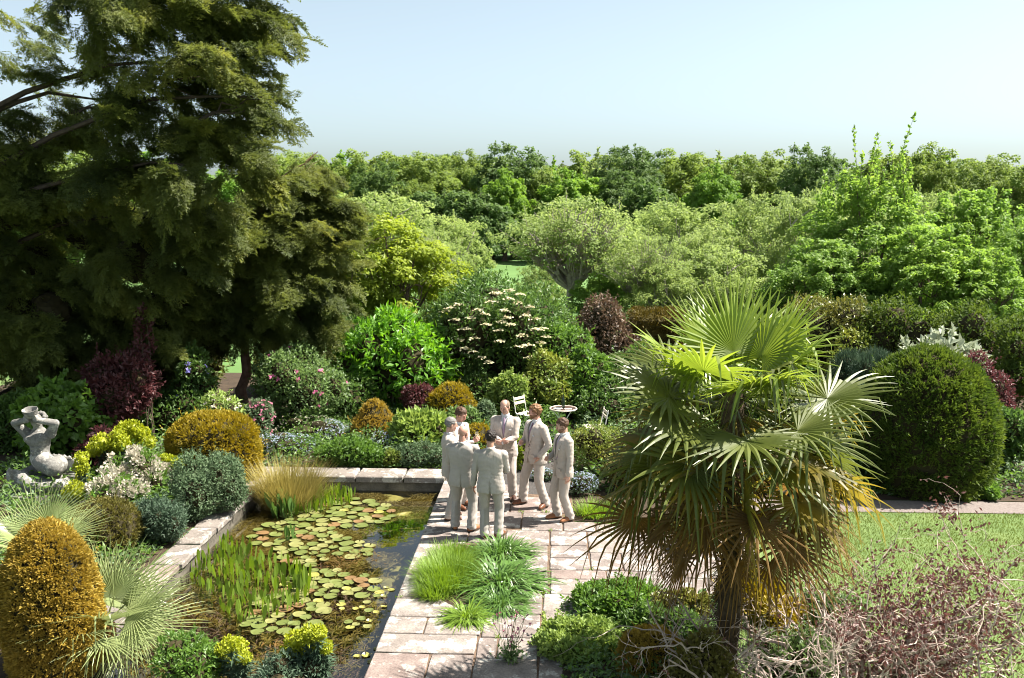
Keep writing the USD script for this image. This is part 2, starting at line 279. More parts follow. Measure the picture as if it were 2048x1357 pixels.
M['fan_silver'] = L('silver_fan', [(0.1552, 0.1923, 0.0731), (0.2273, 0.2642, 0.1077), (0.3279, 0.3553, 0.172)], 0.3, 1.2, 0.4, 0.5, 3.0, 0.35, warm=(1, 1, 1))
M['red_leaf'] = L('plum_leaf', [(.065, .028, .024), (.125, .058, .048), (.22, .13, .11)], 0.35, 1.4, 0.45, 0.4, 3.0, 0.35, warm=(1, 1, 1))
M['weed'] = L('water_weed', [(.06, .05, .018), (.135, .115, .04), (.23, .2, .075)], 0.2, None, 0.6, 0.2, 1.2, 0.5)
M['weed_purple'] = L('purple_water_weed', [(.07, .05, .055), (.14, .105, .10), (.22, .18, .13)], 0.2, None, 0.6, 0.2, 1.2, 0.4)
M['lawn_blade'] = L('lawn_blade', [(0.07, 0.11, 0.03), (0.10, 0.145, 0.04), (0.13, 0.165, 0.05)], 0.3, None, 0.6, 0.2, 1.0, 0.5)
M['hedge_gold'] = L('hedge_gold', [(0.05, 0.042, 0.01), (0.11, 0.08, 0.013), (0.19, 0.125, 0.02)], 0.2, None, 0.55, 0.25, 1.5, 0.4, warm=(1.0, 1.0, .9))
# ---------------------------------------------------------------- the setting: ground, terrace, pond, lawn
def sheet(name, uv, z, m, **k):
    v = Uarr(uv, z); f = np.array([[0, i, i + 1] for i in range(1, len(v) - 1)])
    return obj(name, (v, f), m, kind='structure', **k)
PU, PV0, PV1 = -3.45, -0.7, 7.6
R_ = 500.0
def ring_quads(z):
    o = [(-R_, -60), (R_, -60), (R_, R_ * 1.6), (-R_, R_ * 1.6)]; i = [(PU, PV0), (0, PV0), (0, PV1), (PU, PV1)]
    v = Uarr(o + i, z); f = []
    for k in range(4):
        a, b = k, (k + 1) % 4
        f += [[a, b, b + 4], [a, b + 4, a + 4]]
    return v, np.array(f)
obj('ground', ring_quads(0.0), M['ground'], kind='structure')
rng = np.random.default_rng(11)
def soil_patch(name, u0, u1, v0, v1, seed, base=0.012, amp=0.05, m='soil', step=0.35):
    nu, nv = int((u1 - u0) / step) + 2, int((v1 - v0) / step) + 2
    uu, vv = np.meshgrid(np.linspace(u0, u1, nu), np.linspace(v0, v1, nv), indexing='ij')
    q = np.column_stack([uu.ravel(), vv.ravel()])
    P = Uarr(q, 0); h = meshkit.fbm(np.column_stack([q * 1.7, np.zeros(len(q))]), 3, seed)
    e = np.minimum(np.minimum(q[:, 0] - u0, u1 - q[:, 0]), np.minimum(q[:, 1] - v0, v1 - q[:, 1]))
    P[:, 2] = base + amp * h * np.clip(e / 0.4, 0, 1)
    k = (np.arange(nu - 1)[:, None] * nv + np.arange(nv - 1)[None]).ravel()[:, None]
    F = np.concatenate([k + [0, nv, nv + 1], k + [0, nv + 1, 1]])
    return obj(name, (P, F), M[m], kind='structure', smooth=True)
soil_patch('garden_bed', -14, -3.87, -4, 19, 1)
soil_patch('garden_bed', -3.86, 0.85, 8.22, 19, 2)
soil_patch('garden_bed', 2.45, 16, 6.75, 19, 3)
soil_patch('garden_bed', .86, 2.44, 9.4, 19, 8)
soil_patch('garden_bed', 1.96, 4.2, -3, 2.15, 4)
soil_patch('garden_bed', 2.42, 5.4, 5.3, 6.7, 5)
soil_patch('garden_bed', -3.9, 1.9, -4, PV0 - 0.42, 6)
sheet('gravel_path', [(0.9, 6.7), (2.42, 6.7), (2.42, 9.38), (0.9, 9.38)], 0.010, M['gravel'])
sheet('gravel_path', [(5.45, 6.0), (16, 6.1), (16, 6.7), (5.45, 6.7)], 0.014, M['gravel_pale'])
# lawn: soft edge polygon
edge = [(4.25, -4)] + [(4.25 + 0.05 * math.sin(k * 1.9), -3.5 + k * 0.5) for k in range(14)] + [(4.9, 3.4), (5.35, 4.6), (5.45, 5.3), (5.8, 5.85), (7.5, 5.97), (16, 6.0), (16, -4)]
lv = Uarr(edge, 0.02); c0 = Uarr([(9, 1.5)], 0.02)
lf = np.array([[0, i + 1, (i + 1) % len(edge) + 1] for i in range(len(edge))])
obj('lawn', (np.vstack([c0, lv]), lf), M['lawn'], kind='structure')
my = np.array([[-160, 29, .004], [160, 29, .004], [160, 420, .004], [-160, 420, .004]])
obj('meadow', (my, np.array([[0, 1, 2], [0, 2, 3]])), M['meadow'], kind='structure')

# terrace: every flagstone its own slab
terr = thing('terrace', 'old flagstone terrace along the right edge of the lily pond', 'terrace', kind='structure')
tb = Uarr([(0.14, -0.9), (1.93, -0.9), (1.95, 2.2), (5.2, 2.25), (5.3, 4.9), (2.42, 5.25), (2.4, 6.72), (0.14, 6.9)], 0.0)
tb = np.vstack([tb[:, :2].T, np.full(len(tb), 0.012)]).T
poly = [(tb[i, 0], tb[i, 1]) for i in range(len(tb))]
import shapely.geometry as sg
tv, tf = trimesh.creation.triangulate_polygon(sg.Polygon(poly), engine='earcut')
obj('joint_bed', (np.column_stack([tv, np.full(len(tv), 0.012)]), tf), M['mortar'], terr)
SLABS = [(0, .63, -.75, .345), (.655, 1.155, -.75, .335), (1.18, 1.405, .285, .815), (1.43, 1.905, .285, .81), (1.18, 1.905, -.75, .262),
         (0, 1.155, .37, .865), (0, .465, .89, 1.36), (.485, 1.18, .88, 1.355), (1.205, 1.915, .835, 1.505), (0, .93, 1.385, 1.94),
         (1.3, 1.93, 1.53, 2.18), (0, .52, 1.97, 3.265), (0, .56, 3.29, 4.065), (1.45, 2.0, 2.2, 2.99), (1.45, 1.985, 3.01, 4.06),
         (.0, .70, 4.09, 4.87), (.72, 1.295, 4.16, 4.87), (1.32, 2.0, 4.085, 4.735), (0, .7, 4.895, 5.65), (.725, 1.525, 4.895, 5.65), (1.55, 2.215, 4.765, 5.645),
         (0, .62, 5.675, 6.15), (0, .62, 6.175, 6.8), (0, .9, 6.82, 7.53), (.92, 1.6, 6.62, 7.3), (-.02, .88, 7.555, 8.2), (.645, 1.3, 5.675, 6.6), (1.325, 2.35, 5.67, 6.55),
         (2.03, 2.595, 4.09, 4.735), (2.035, 2.6, 3.565, 4.065), (2.03, 2.61, 3.09, 3.545), (2.045, 2.83, 2.735, 3.06), (2.855, 3.62, 2.72, 3.06),
         (2.045, 2.605, 2.2, 2.71), (2.635, 3.3, 2.2, 2.695), (2.635, 3.085, 3.09, 3.78), (2.625, 3.3, 3.8, 4.72), (3.11, 3.62, 3.085, 3.78), (1.955, 2.44, 1.3, 2.175), (1.935, 2.3, .3, 1.28), (1.93, 2.2, -.75, .28),
         (2.24, 2.75, 4.76, 5.2), (2.775, 3.5, 4.745, 5.12), (3.325, 4.1, 3.8, 4.72), (3.65, 4.5, 2.85, 3.78), (3.33, 4.2, 2.25, 2.83), (4.125, 5.15, 3.8, 4.8), (4.525, 5.15, 2.85, 3.78), (4.22, 5.1, 2.3, 2.83), (2.47, 2.9, 2.0, 2.18)]
mats3 = [M['slab_a'], M['slab_b'], M['slab_c']]
def slab_mesh(u0, u1, v0, v1, top, th, rg, jit=0.004, ch=0.008, ragged=True):
    """flag with slightly wandering, worn edges: top ring, bevel ring, bottom ring."""
    n = 4
    per = []
    for (a, b) in (((u0, v0), (u1, v0)), ((u1, v0), (u1, v1)), ((u1, v1), (u0, v1)), ((u0, v1), (u0, v0))):
        for k in range(n):
            t = k / n; per.append((a[0] + (b[0] - a[0]) * t, a[1] + (b[1] - a[1]) * t))
    per = np.array(per); c = np.array([(u0 + u1) / 2, (v0 + v1) / 2])
    per = per + np.sign(c - per) * rg.uniform(0, jit, (len(per), 2)) * 1.2
    for k in range(0, len(per), n): per[k] += np.sign(c - per[k]) * rg.uniform(.002, .010)
    inn = per + unit(c - per) * ch * 1.6
    tilt = rg.normal(0, .0022, 2)
    zt = top + (inn - c) @ tilt
    m = len(per)
    V = np.vstack([Uarr([c], top), Uarr(inn, zt), Uarr(per, zt - ch), Uarr(per, np.full(m, top - th))]); F = []
    for i in range(m):
        j = (i + 1) % m
        F += [[0, 1 + i, 1 + j], [1 + i, 1 + m + i, 1 + m + j], [1 + i, 1 + m + j, 1 + j], [1 + m + i, 1 + 2 * m + i, 1 + 2 * m + j], [1 + m + i, 1 + 2 * m + j, 1 + m + j]]
    return V, np.array(F)
pick = [2, 0, 0, 2, 2, 2, 2, 2, 0, 2, 0, 0, 0, 0, 0, 0, 0, 0, 2, 0, 0, 0, 2, 0, 0, 0, 0, 1, 0, 0, 0, 1, 0]
for i, s in enumerate(SLABS):
    rg = np.random.default_rng(100 + i)
    mk = mats3[1] if i == 0 else mats3[pick[i % len(pick)]]
    u0, u1, v0, v1 = s
    if u0 == 0: u0 = -0.03
    u0, u1, v0, v1 = u0 - .0035, u1 + .0035, v0 - .0035, v1 + .0035
    obj('flagstone', slab_mesh(u0, u1, v0, v1, 0.032 + rg.uniform(-.003, .003), 0.05, rg), mk, terr)
tuft_r = np.random.default_rng(5)

# pond: walls, kerbs, bed, water
pond = thing('pond_basin', 'rectangular stone garden pond basin with kerbs', 'pond', kind='structure')
w = []
for (u0, u1, v0, v1) in ((PU - .14, PU, PV0 - .14, PV1 + .14), (0.0, .14, PV0 - .14, PV1 + .14), (PU, 0, PV0 - .14, PV0), (PU, 0, PV1, PV1 + .14)):
    q = Uarr([(u0, v0), (u1, v0), (u1, v1), (u0, v1)], -0.03); p = q.copy(); p[:, 2] = -1.0
    V = np.vstack([q, p]); F = [[0, 1, 2], [0, 2, 3]]
    for i in range(4):
        j = (i + 1) % 4; F += [[i, i + 4, j + 4], [i, j + 4, j]]
    w.append((V, np.array(F)))
for k, x in enumerate(w): obj('pond_wall', x, M['pond_wall'], pond)
rg = np.random.default_rng(21)
u = PU - .42
cuts = [PU - .42, -2.9, -1.75, -0.82, -0.02]
for a, b in zip(cuts[:-1], cuts[1:]):
    obj('kerb_stone', slab_mesh(a + .006, b - .006, 7.55, 8.18, .075 + rg.uniform(-.004, .004), .115, rg, .012, .016), M['kerb'], pond)
vs = [-0.7, 0.35, 1.3, 2.15, 3.0, 3.85, 4.6, 5.35, 6.2, 6.85, 7.52]
for a, b in zip(vs[:-1], vs[1:]):
    obj('kerb_stone', slab_mesh(PU - .40 + rg.uniform(-.02, .02), PU + .05 + rg.uniform(-.02, .03), a + .008, b - .008, .045 + rg.uniform(-.012, .012), .08, rg, .02, .018), M['kerb'] if rg.random() < .6 else M['slab_b'], pond)
for a, b in ((PU - .4, -2.3), (-2.3, -1.1), (-1.1, -.04)):
    obj('kerb_stone', slab_mesh(a + .006, b - .006, PV0 - .4, PV0 + .05, .045, .08, rg, .012, .016), M['kerb'], pond)
nu, nv = 40, 90
uu, vv = np.meshgrid(np.linspace(PU, 0, nu), np.linspace(PV0, PV1, nv), indexing='ij')
q = np.column_stack([uu.ravel(), vv.ravel()])
shal = np.clip((q[:, 1] - 3.2) / 2.2, 0, 1)
bz = -0.60 + .3 * shal + .22 * (meshkit.fbm(np.column_stack([q * 1.6, q[:, :1] * 0]), 4, 9) - .5)
k = (np.arange(nu - 1)[:, None] * nv + np.arange(nv - 1)[None]).ravel()[:, None]
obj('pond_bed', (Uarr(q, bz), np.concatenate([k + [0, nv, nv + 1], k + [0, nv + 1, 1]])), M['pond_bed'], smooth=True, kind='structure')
WZ = -0.22
M['water'] = mat('pond_water', {'g': ('geometry', {}), 'n': ('noise_texture', {'scale': 3.0, 'detail': 2.0}), 'b': ('bump', {'strength': 0.10, 'distance': 0.02}),
    'f': ('fresnel', {'IOR': 1.6}), 't': ('transparent_bsdf', {'color': (0.90, 0.92, 0.80)}), 'gl': ('glossy_bsdf', {'roughness': 0.015, 'color': (1, 1, 1)}), 'm': ('mix_closure', {})},
    [('g.position', 'n.vector'), ('n.fac', 'b.height'), ('b.normal', 'gl.normal'), ('b.normal', 'f.normal'), ('f.fac', 'm.fac'), ('t.BSDF', 'm.closure1'), ('gl.BSDF', 'm.closure2')], 'm.closure')
wq = Uarr([(PU - .02, PV0 - .02), (.02, PV0 - .02), (.02, PV1 + .02), (PU - .02, PV1 + .02)], WZ)
obj('pond_water', (wq, np.array([[0, 1, 2], [0, 2, 3]])), M['water'], kind='structure')
def water_weed(name, n, m, seed, dens, zr, L0):
    rg = np.random.default_rng(seed); q = np.column_stack([rg.uniform(PU + .1, -.08, n * 4), rg.uniform(PV0 + .1, PV1 - .08, n * 4)])
    keep = rg.random(len(q)) < dens(q) * np.clip((meshkit.fbm(np.column_stack([q * 1.1, q[:, :1] * 0 + seed]), 3, seed) - .33) * 4, 0, 1)
    q = q[keep][:n]; c = Uarr(q, rg.uniform(zr[0], zr[1], len(q)))
    # rosettes of narrow leaves under the surface
    r = 8; P = np.repeat(c, r, 0); A = rdirs(rg, len(P)); A[:, 2] = np.abs(A[:, 2]) * .5 + .08
    V, F = leaves(P, A, np.tile([0, 0, 1.0], (len(P), 1)) + .3 * rdirs(rg, len(P)), rg.uniform(L0 * .6, L0 * 1.3, len(P)), .022, .2)
    V[:, 2] = np.minimum(V[:, 2], WZ - .008)
    lim = Uarr([(PU, 0)], 0)
    obj(name, (V, F), M[m], label=None, kind='stuff', cat=None)
water_weed('water_weed', 7500, 'weed', 31, lambda q: np.clip((q[:, 1] - 2.9) / 2.0, .10, 1), (-.36, -.24), .15)
water_weed('purple_water_weed', 1600, 'weed_purple', 32, lambda q: np.clip((3.6 - q[:, 1]) / 1.5, .03, 1) * np.clip((q[:, 0] + 2.4), .2, 1), (-.55, -.28), .18)
# ---------------------------------------------------------------- plant builders
def lobes_of(r, h, rg, k=9, squash=0.9, z0=0.0, small=(.32, .52)):
    """an uneven heap of ellipsoids filling a crown of radius r and height h that stands at z0."""
    out = [((0, 0, z0 + h * .44), (r * .68, r * .68 * squash, h * .40))]
    for _ in range(k):
        d = rdirs(rg, 1)[0]; d[2] = abs(d[2]) * 1.1 - .35; d = unit(d)
        s = rg.uniform(*small)
        q = rg.uniform(.8, 1.12); c = np.array([d[0] * r * (1 - s * .8) * q, d[1] * r * squash * (1 - s * .8) * q, z0 + h * .46 + d[2] * h * .5 * (1 - s * .8) * q])
        out.append((c, (r * s, r * s * squash, min(h * s * .9, r * s * 1.2))))
    return out
def lobe_points(lobes, n, rg, deep=.72, lo=.72, hi=1.08, zmin=.02):
    w = np.array([(r[0] * r[1]) ** .5 * r[2] for c, r in lobes]) ** (2 / 3); w /= w.sum()
    P, N = [], []
    which = rg.choice(len(lobes), int(n * 1.7), p=w)
    d = rdirs(rg, len(which)); rad = rg.uniform(lo ** 2, hi ** 2, len(which)) ** .5
    C = np.array([l[0] for l in lobes])[which]; R = np.array([l[1] for l in lobes])[which]
    P = C + d * R * rad[:, None]; N = unit(d / R)
    keep = P[:, 2] > zmin
    for i, (c, r) in enumerate(lobes):
        q = (P - c) / r
        keep &= (which == i) | ((q ** 2).sum(1) > deep ** 2)
    idx = np.nonzero(keep)[0][:n]
    return P[idx], N[idx]
def foliage(lobes, n, L0, W0, rg, out=.5, up=.25, rand=.8, fold=.22, droop=.0, tuft=0, deep=.72, sprig=.16):
    if tuft:
        P, N = lobe_points(lobes, n // tuft, rg, deep); P = np.repeat(P, tuft, 0) + rg.normal(size=(len(P) * tuft, 3)) * L0 * .35; N = np.repeat(N, tuft, 0)
    else: P, N = lobe_points(lobes, n, rg, deep)
    A = unit(N * out + np.array([0, 0, up - droop]) + rdirs(rg, len(P)) * rand)
    Nn = unit(N * .6 + np.array([0, 0, .75]) + rdirs(rg, len(P)) * .75)
    V, F = leaves(P, A, Nn, L0 * rg.uniform(.65, 1.25, len(P)), W0 * rg.uniform(.75, 1.2, len(P)), fold)
    ms = [(V, F)]
    if sprig:      # shoots that stand out of the outline
        R0 = max(l[1][0] for l in lobes); k = max(6, int(n * sprig / 9)); P, N = lobe_points(lobes, k, rg, .97, .9, 1.0); q = 9
        d = unit(N + np.array([0, 0, .7]) + rdirs(rg, len(P)) * .5); ln = rg.uniform(.08, .34, len(P)) * min(R0 * 1.3, .9) + L0 * .6
        tt = np.tile(np.linspace(.15, 1, q), len(P)); PP = np.repeat(P, q, 0) + np.repeat(d * ln[:, None], q, 0) * tt[:, None]; dd = np.repeat(d, q, 0)
        ms.append(leaves(PP, dd * .5 + rdirs(rg, len(PP)) * .8, rdirs(rg, len(PP)) * .8 + [0, 0, .6], L0 * (1.15 - .5 * tt) * rg.uniform(.7, 1.1, len(PP)), W0 * (1.1 - .4 * tt), fold))
    return cat(*ms)
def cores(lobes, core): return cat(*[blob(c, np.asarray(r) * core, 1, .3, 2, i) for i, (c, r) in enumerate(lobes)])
def stems(lobes, rg, rad, n=5, base=.12):
    ms = []
    for k in range(n):
        c = np.asarray(lobes[rg.integers(len(lobes))][0]); a = rg.uniform(0, 6.28)
        ms.append(tube(curve((base * math.cos(a), base * math.sin(a), -.03), c * [.85, .85, 1], 0, 5, rg, .03), np.linspace(rad, rad * .4, 5), 5))
    return cat(*ms)
def place(px, top, w, Y):
    X = D(px, 700, Y)[0]; return np.array([X, Y, 0.0]), max(.15, D(px, top, Y)[2]), w / 2 * Y / FPX
_seed = [1000]
def shrub(name, label, c, px, top, w, Y, m, n, L0, W0, k=9, group=None, bark='bark', **kw):
    _seed[0] += 1; rg = np.random.default_rng(_seed[0])
    loc, h, r = place(px, top, w, Y)
    t = thing(name, label, c, loc, group)
    lb = lobes_of(r, h, rg, k, kw.pop('squash', .9), small=kw.pop('small', (.32, .52)), z0=kw.pop('z0', 0))
    co = kw.pop('core', .58)
    obj('foliage', foliage(lb, n, L0, W0, rg, **kw), M[m], t)
    if co: obj('shade_core', cores(lb, co), M['inner'], t)
    obj('stem', stems(lb, rg, max(.012, r * .025)), M[bark], t)
    return t, lb, rg
def scatter_flowers(t, lb, rg, n, size, m, name='flower', petals=6, zmin=.35, front=True, each=False, flat=False):
    P, N = lobe_points(lb, n * 6, rg, .95, 1.0, 1.06)
    zz = P[:, 2].max()
    ok = (P[:, 2] > zz * zmin) & ((N[:, 1] < .35) if front else True)
    P, N = P[ok][:n], N[ok][:n]; ms = []
    for p, nn in zip(P, N):
        nn = unit(nn + np.array([0, -.2, .5])); k = petals
        A = rdirs(rg, k); A = unit(A - (A @ nn)[:, None] * nn * (.97 if flat else .6)); s = size * rg.uniform(.7, 1.2)
        ms.append(leaves(np.tile(p + nn * .015, (k, 1)), A, np.tile(nn, (k, 1)) + .25 * rdirs(rg, k), s * rg.uniform(.7, 1.1, k), s * .6, .15))
    if each:
        for x in ms: obj(name, x, M[m], t)
    elif ms: obj(name, cat(*ms), M[m], t)
def clipped(name, label, px, top, w, Y, m, n, L0=.05, W0=.02, prof=None, sq=1.0, wob=.05, group=None, cat_='topiary', seed=0, tuft=6, rough=.02):
    """clipped mound: short shoots standing in tufts all over an uneven dome."""
    rg = np.random.default_rng(500 + seed); loc, h, r = place(px, top, w, Y)
    t = thing(name, label, cat_, loc, group)
    prof = prof or (lambda z: np.sqrt(np.clip(1 - np.clip((z - .35) / .65, 0, 1) ** 2.2, 0, 1)) * np.clip(.86 + .14 * np.minimum(z / .35, 1), 0, 1))
    zs = np.linspace(0, 1, 60); ar = prof(zs) * r
    seg = np.hypot(np.diff(zs) * h, np.diff(ar)); pw = (ar[:-1] + ar[1:]) / 2 * seg; pw /= pw.sum()
    nt = n // tuft
    i = rg.choice(len(pw), nt, p=pw); z = zs[i] + rg.random(nt) * (zs[1] - zs[0]); a = rg.uniform(0, 2 * math.pi, nt)
    def surf(z, a, k=1.0):
        q = np.column_stack([np.cos(a), np.sin(a), z * 1.6])
        f = 1 + wob * 2 * (meshkit.fbm(q * 1.7 + seed, 3, seed) - .5) + rough * 2 * (meshkit.fbm(q * 7 + seed, 2, seed + 5) - .5)
        R = prof(z) * r * f * k
        return np.column_stack([R * np.cos(a), R * sq * np.sin(a), z * h * (.5 + .5 * f) * (1 if k == 1 else .97)])
    P = surf(z, a); e = 1e-3
    tz, ta = surf(np.clip(z + e, 0, 1), a) - surf(np.clip(z - e, 0, 1), a), surf(z, a + e) - surf(z, a - e)
    N = unit(np.cross(ta, tz)); N[np.isnan(N).any(1)] = [0, 0, 1]
    N *= np.where((N * np.column_stack([np.cos(a), np.sin(a), np.full(nt, .6)])).sum(1) < 0, -1, 1)[:, None]
    kp = meshkit.noise(P * (.55 / L0), seed + 3) > .22; P, N = P[kp], N[kp]; P = P + N * ((meshkit.noise(P * (.30 / L0), seed + 8) - .5) * L0 * 1.3)[:, None]
    P = np.repeat(P, tuft, 0); N = np.repeat(N, tuft, 0); j = rg.uniform(-.6, .2, len(P))[:, None] * L0
    A = unit(N * .9 + np.array([0, 0, .35]) + rdirs(rg, len(P)) * .75)
    V = leaves(P + N * j + rg.normal(size=P.shape) * L0 * .25, A, unit(np.array([0, 0, .45]) + rdirs(rg, len(P))), L0 * rg.uniform(.6, 1.3, len(P)), W0, .25)
    zz, aa = np.meshgrid(np.linspace(0, .995, 16), np.arange(28) / 28 * 2 * math.pi, indexing='ij')
    C = surf(zz.ravel(), aa.ravel(), .94); kk = (np.arange(15)[:, None] * 28 + np.arange(28)[None]).ravel(); k2 = (np.arange(15)[:, None] * 28 + (np.arange(28)[None] + 1) % 28).ravel()
    F = np.concatenate([np.column_stack([kk, k2, k2 + 28]), np.column_stack([kk, k2 + 28, kk + 28])])
    topv = len(C); C = np.vstack([C, [[0, 0, C[:, 2].max()]]]); F = np.vstack([F, [[15 * 28 + q, 15 * 28 + (q + 1) % 28, topv] for q in range(28)]])
    ns = 26; sk = rg.integers(0, len(P) // tuft, int(10 + 22 * r * h)) * tuft; q = 8; d_ = unit(N[sk] + np.array([0, 0, .5]) + rdirs(rg, len(sk)) * .4); ln = L0 * rg.uniform(1.5, 4.0, len(sk)); tt = np.tile(np.linspace(.1, 1, q), len(sk))
    PP = np.repeat(P[sk], q, 0) + np.repeat(d_ * ln[:, None], q, 0) * tt[:, None]
    V = cat(V, leaves(PP, np.repeat(d_, q, 0) * .7 + rdirs(rg, len(PP)) * .7, rdirs(rg, len(PP)), L0 * .8, W0, .2))
    obj('foliage', V, M[m], t)
    obj('shade_core', (C, F), M['inner'], t)
    obj('stem', tube([(0, 0, -.03), (0.01, 0, h * .4)], [.05, .03], 6), M['bark'], t)
    return t
def tree_parts(t, rg, W, H, z0, nclump, nleaf, L0, W0, m, bark, trunk, limbs=7, shoots=0, cr=.16, flat=1.0, lean=(0, 0), twig=.0, shell=.45, up=.35, shootlen=1.2):
    """trunk and limbs, and a crown of leaf clumps at uneven distances with gaps between."""
    zc, rz = (z0 + H) / 2, (H - z0) / 2
    d = rdirs(rg, nclump); d[:, 2] = d[:, 2] * .95 + .12; d = unit(d)
    rad = rg.uniform(shell ** 2, 1, nclump) ** .5 * (.72 + .5 * meshkit.noise(d * 2.1 + rg.uniform(0, 50, 3), 3))
    C = d * rad[:, None] * np.array([W / 2, W / 2 * flat, rz]) * (1 - cr * .6) + np.array([lean[0], lean[1], zc])
    C[:, 2] = np.minimum(C[:, 2], H)
    cs = rg.uniform(.6, 1.3, nclump); wh = rg.choice(nclump, nleaf, p=cs ** 2 / (cs ** 2).sum())
    dd = rdirs(rg, nleaf); rr = rg.uniform(.25, 1, nleaf) ** .5
    S = cr * W * .5 * cs[wh]
    P = C[wh] + dd * (rr * S)[:, None] * np.array([1.15, 1.15, .75])
    out = unit(P - np.array([lean[0], lean[1], zc - rz * .3]))
    N = unit(dd * .6 + out * .4 + np.array([0, 0, up]) + rdirs(rg, nleaf) * .6)
    N = unit(N + .35 * SV); A = unit(np.cross(N, rdirs(rg, nleaf)) + out * .3 - np.array([0, 0, .15]))
    ms = [leaves(P, A, N, L0 * rg.uniform(.6, 1.3, nleaf), W0 * rg.uniform(.7, 1.2, nleaf), .2)]
    tw = []
    base = np.array([0, 0, -.05]); fork = np.array([lean[0] * .3, lean[1] * .3, max(z0 * .8, H * .16)])
    tw.append(tube(curve(base, fork, 0, 5, rg, trunk * .3), np.linspace(trunk * 1.25, trunk * .8, 5), 7))
    for k in range(limbs):
        c = C[rg.integers(nclump)]; tip = fork + (c - fork) * .95
        cv = curve(fork, tip, .08 * np.linalg.norm(tip - fork), 7, rg, .05 * W * .3)
        tw.append(tube(cv, np.linspace(trunk * .6, trunk * .1, 7), 5))
        for q in range(3):
            s = cv[rg.integers(2, 6)]; e = C[np.argmin(np.linalg.norm(C - (s + rdirs(rg, 1)[0] * W * .2), axis=1))]
            tw.append(tube(curve(s, e, .1, 5, rg, .03 * W * .3), np.linspace(trunk * .28, trunk * .06, 5), 4))
    if twig:
        for c in C[rg.choice(nclump, int(nclump * twig))]:
            s = fork + (c - fork) * rg.uniform(.35, .7)
            tw.append(tube(curve(s, c + rdirs(rg, 1)[0] * .3, .1, 5, rg, .06), np.linspace(trunk * .14, trunk * .03, 5), 3, False))
    for k in range(shoots):
        top = C[rg.choice(np.argsort(-C[:, 2])[:max(6, nclump // 5)])]; e = top + np.array([rg.normal() * .15, rg.normal() * .15, 1]) * rg.uniform(.35, 1) * shootlen
        tw.append(tube(curve(top, e, 0, 4, rg, .02), np.linspace(trunk * .1, trunk * .04, 4), 3, False))
        q = int(20 * np.linalg.norm(e - top) / max(L0 * 4, .3)); tt = rg.random(q)[:, None]
        A2 = rdirs(rg, q); A2[:, 2] = abs(A2[:, 2]) + .2
        ms.append(leaves(top + (e - top) * tt, A2, rdirs(rg, q), L0 * .9, W0 * .9, .2))
    obj('crown', cat(*ms), M[m], t)
    obj('trunk', cat(*tw), M[bark], t)

# ---------------------------------------------------------------- far trees: a few of each kind built, the rest copies of them
TREE_KINDS = {}
def proto(key, name, label, px, top, w, Y, z0f, **kw):
    _seed[0] += 1; rg = np.random.default_rng(_seed[0]); loc, h, r = place(px, top, w, Y)
    t = thing(name, label, 'tree', loc, 'trees beyond the garden')
    tree_parts(t, rg, 2 * r, h, h * z0f, **kw); TREE_KINDS[key] = (t, 2 * r, h)
    return t
def again(key, label, px, top, w, Y, rot):
    t, W, H = TREE_KINDS[key]; loc, h, r = place(px, top, w, Y)
    return copy_of(t, label, loc, rot, (2 * r / W, 2 * r / W, h / H))
proto('dark', 'broadleaf_tree', 'broad dark green tree on the skyline above the pale spreading apple tree', 1030, 293, 190, 92, .04, nclump=380, nleaf=26000, L0=.28, W0=.19, m='far_dark', bark='bark', trunk=.3, cr=.10, shoots=16, shootlen=.9)
proto('mid', 'broadleaf_tree', 'mid green rounded tree on the skyline left of the broad dark one', 850, 306, 180, 98, .03, nclump=380, nleaf=26000, L0=.28, W0=.19, m='far_mid', bark='bark', trunk=.3, cr=.10, shoots=12, shootlen=.8)
proto('bright', 'broadleaf_tree', 'bright green domed tree right of the broad dark skyline tree', 1140, 334, 160, 84, .03, nclump=360, nleaf=24000, L0=.26, W0=.18, m='far_bright', bark='bark', trunk=.28, cr=.10, shoots=4)
proto('dark2', 'broadleaf_tree', 'dark blue green tree with a shadowed foot beside the meadow gap', 952, 378, 150, 78, .02, nclump=220, nleaf=17000, L0=.3, W0=.2, m='far_dark', bark='bark', trunk=.25, cr=.14, shoots=5)
proto('grey', 'poplar_tree', 'thin pale grey green tree poking above the bright domed one', 1182, 296, 70, 100, .05, nclump=70, nleaf=5000, L0=.3, W0=.18, m='apple', bark='bark_grey', trunk=.2, cr=.22, shoots=14, shootlen=1.2)
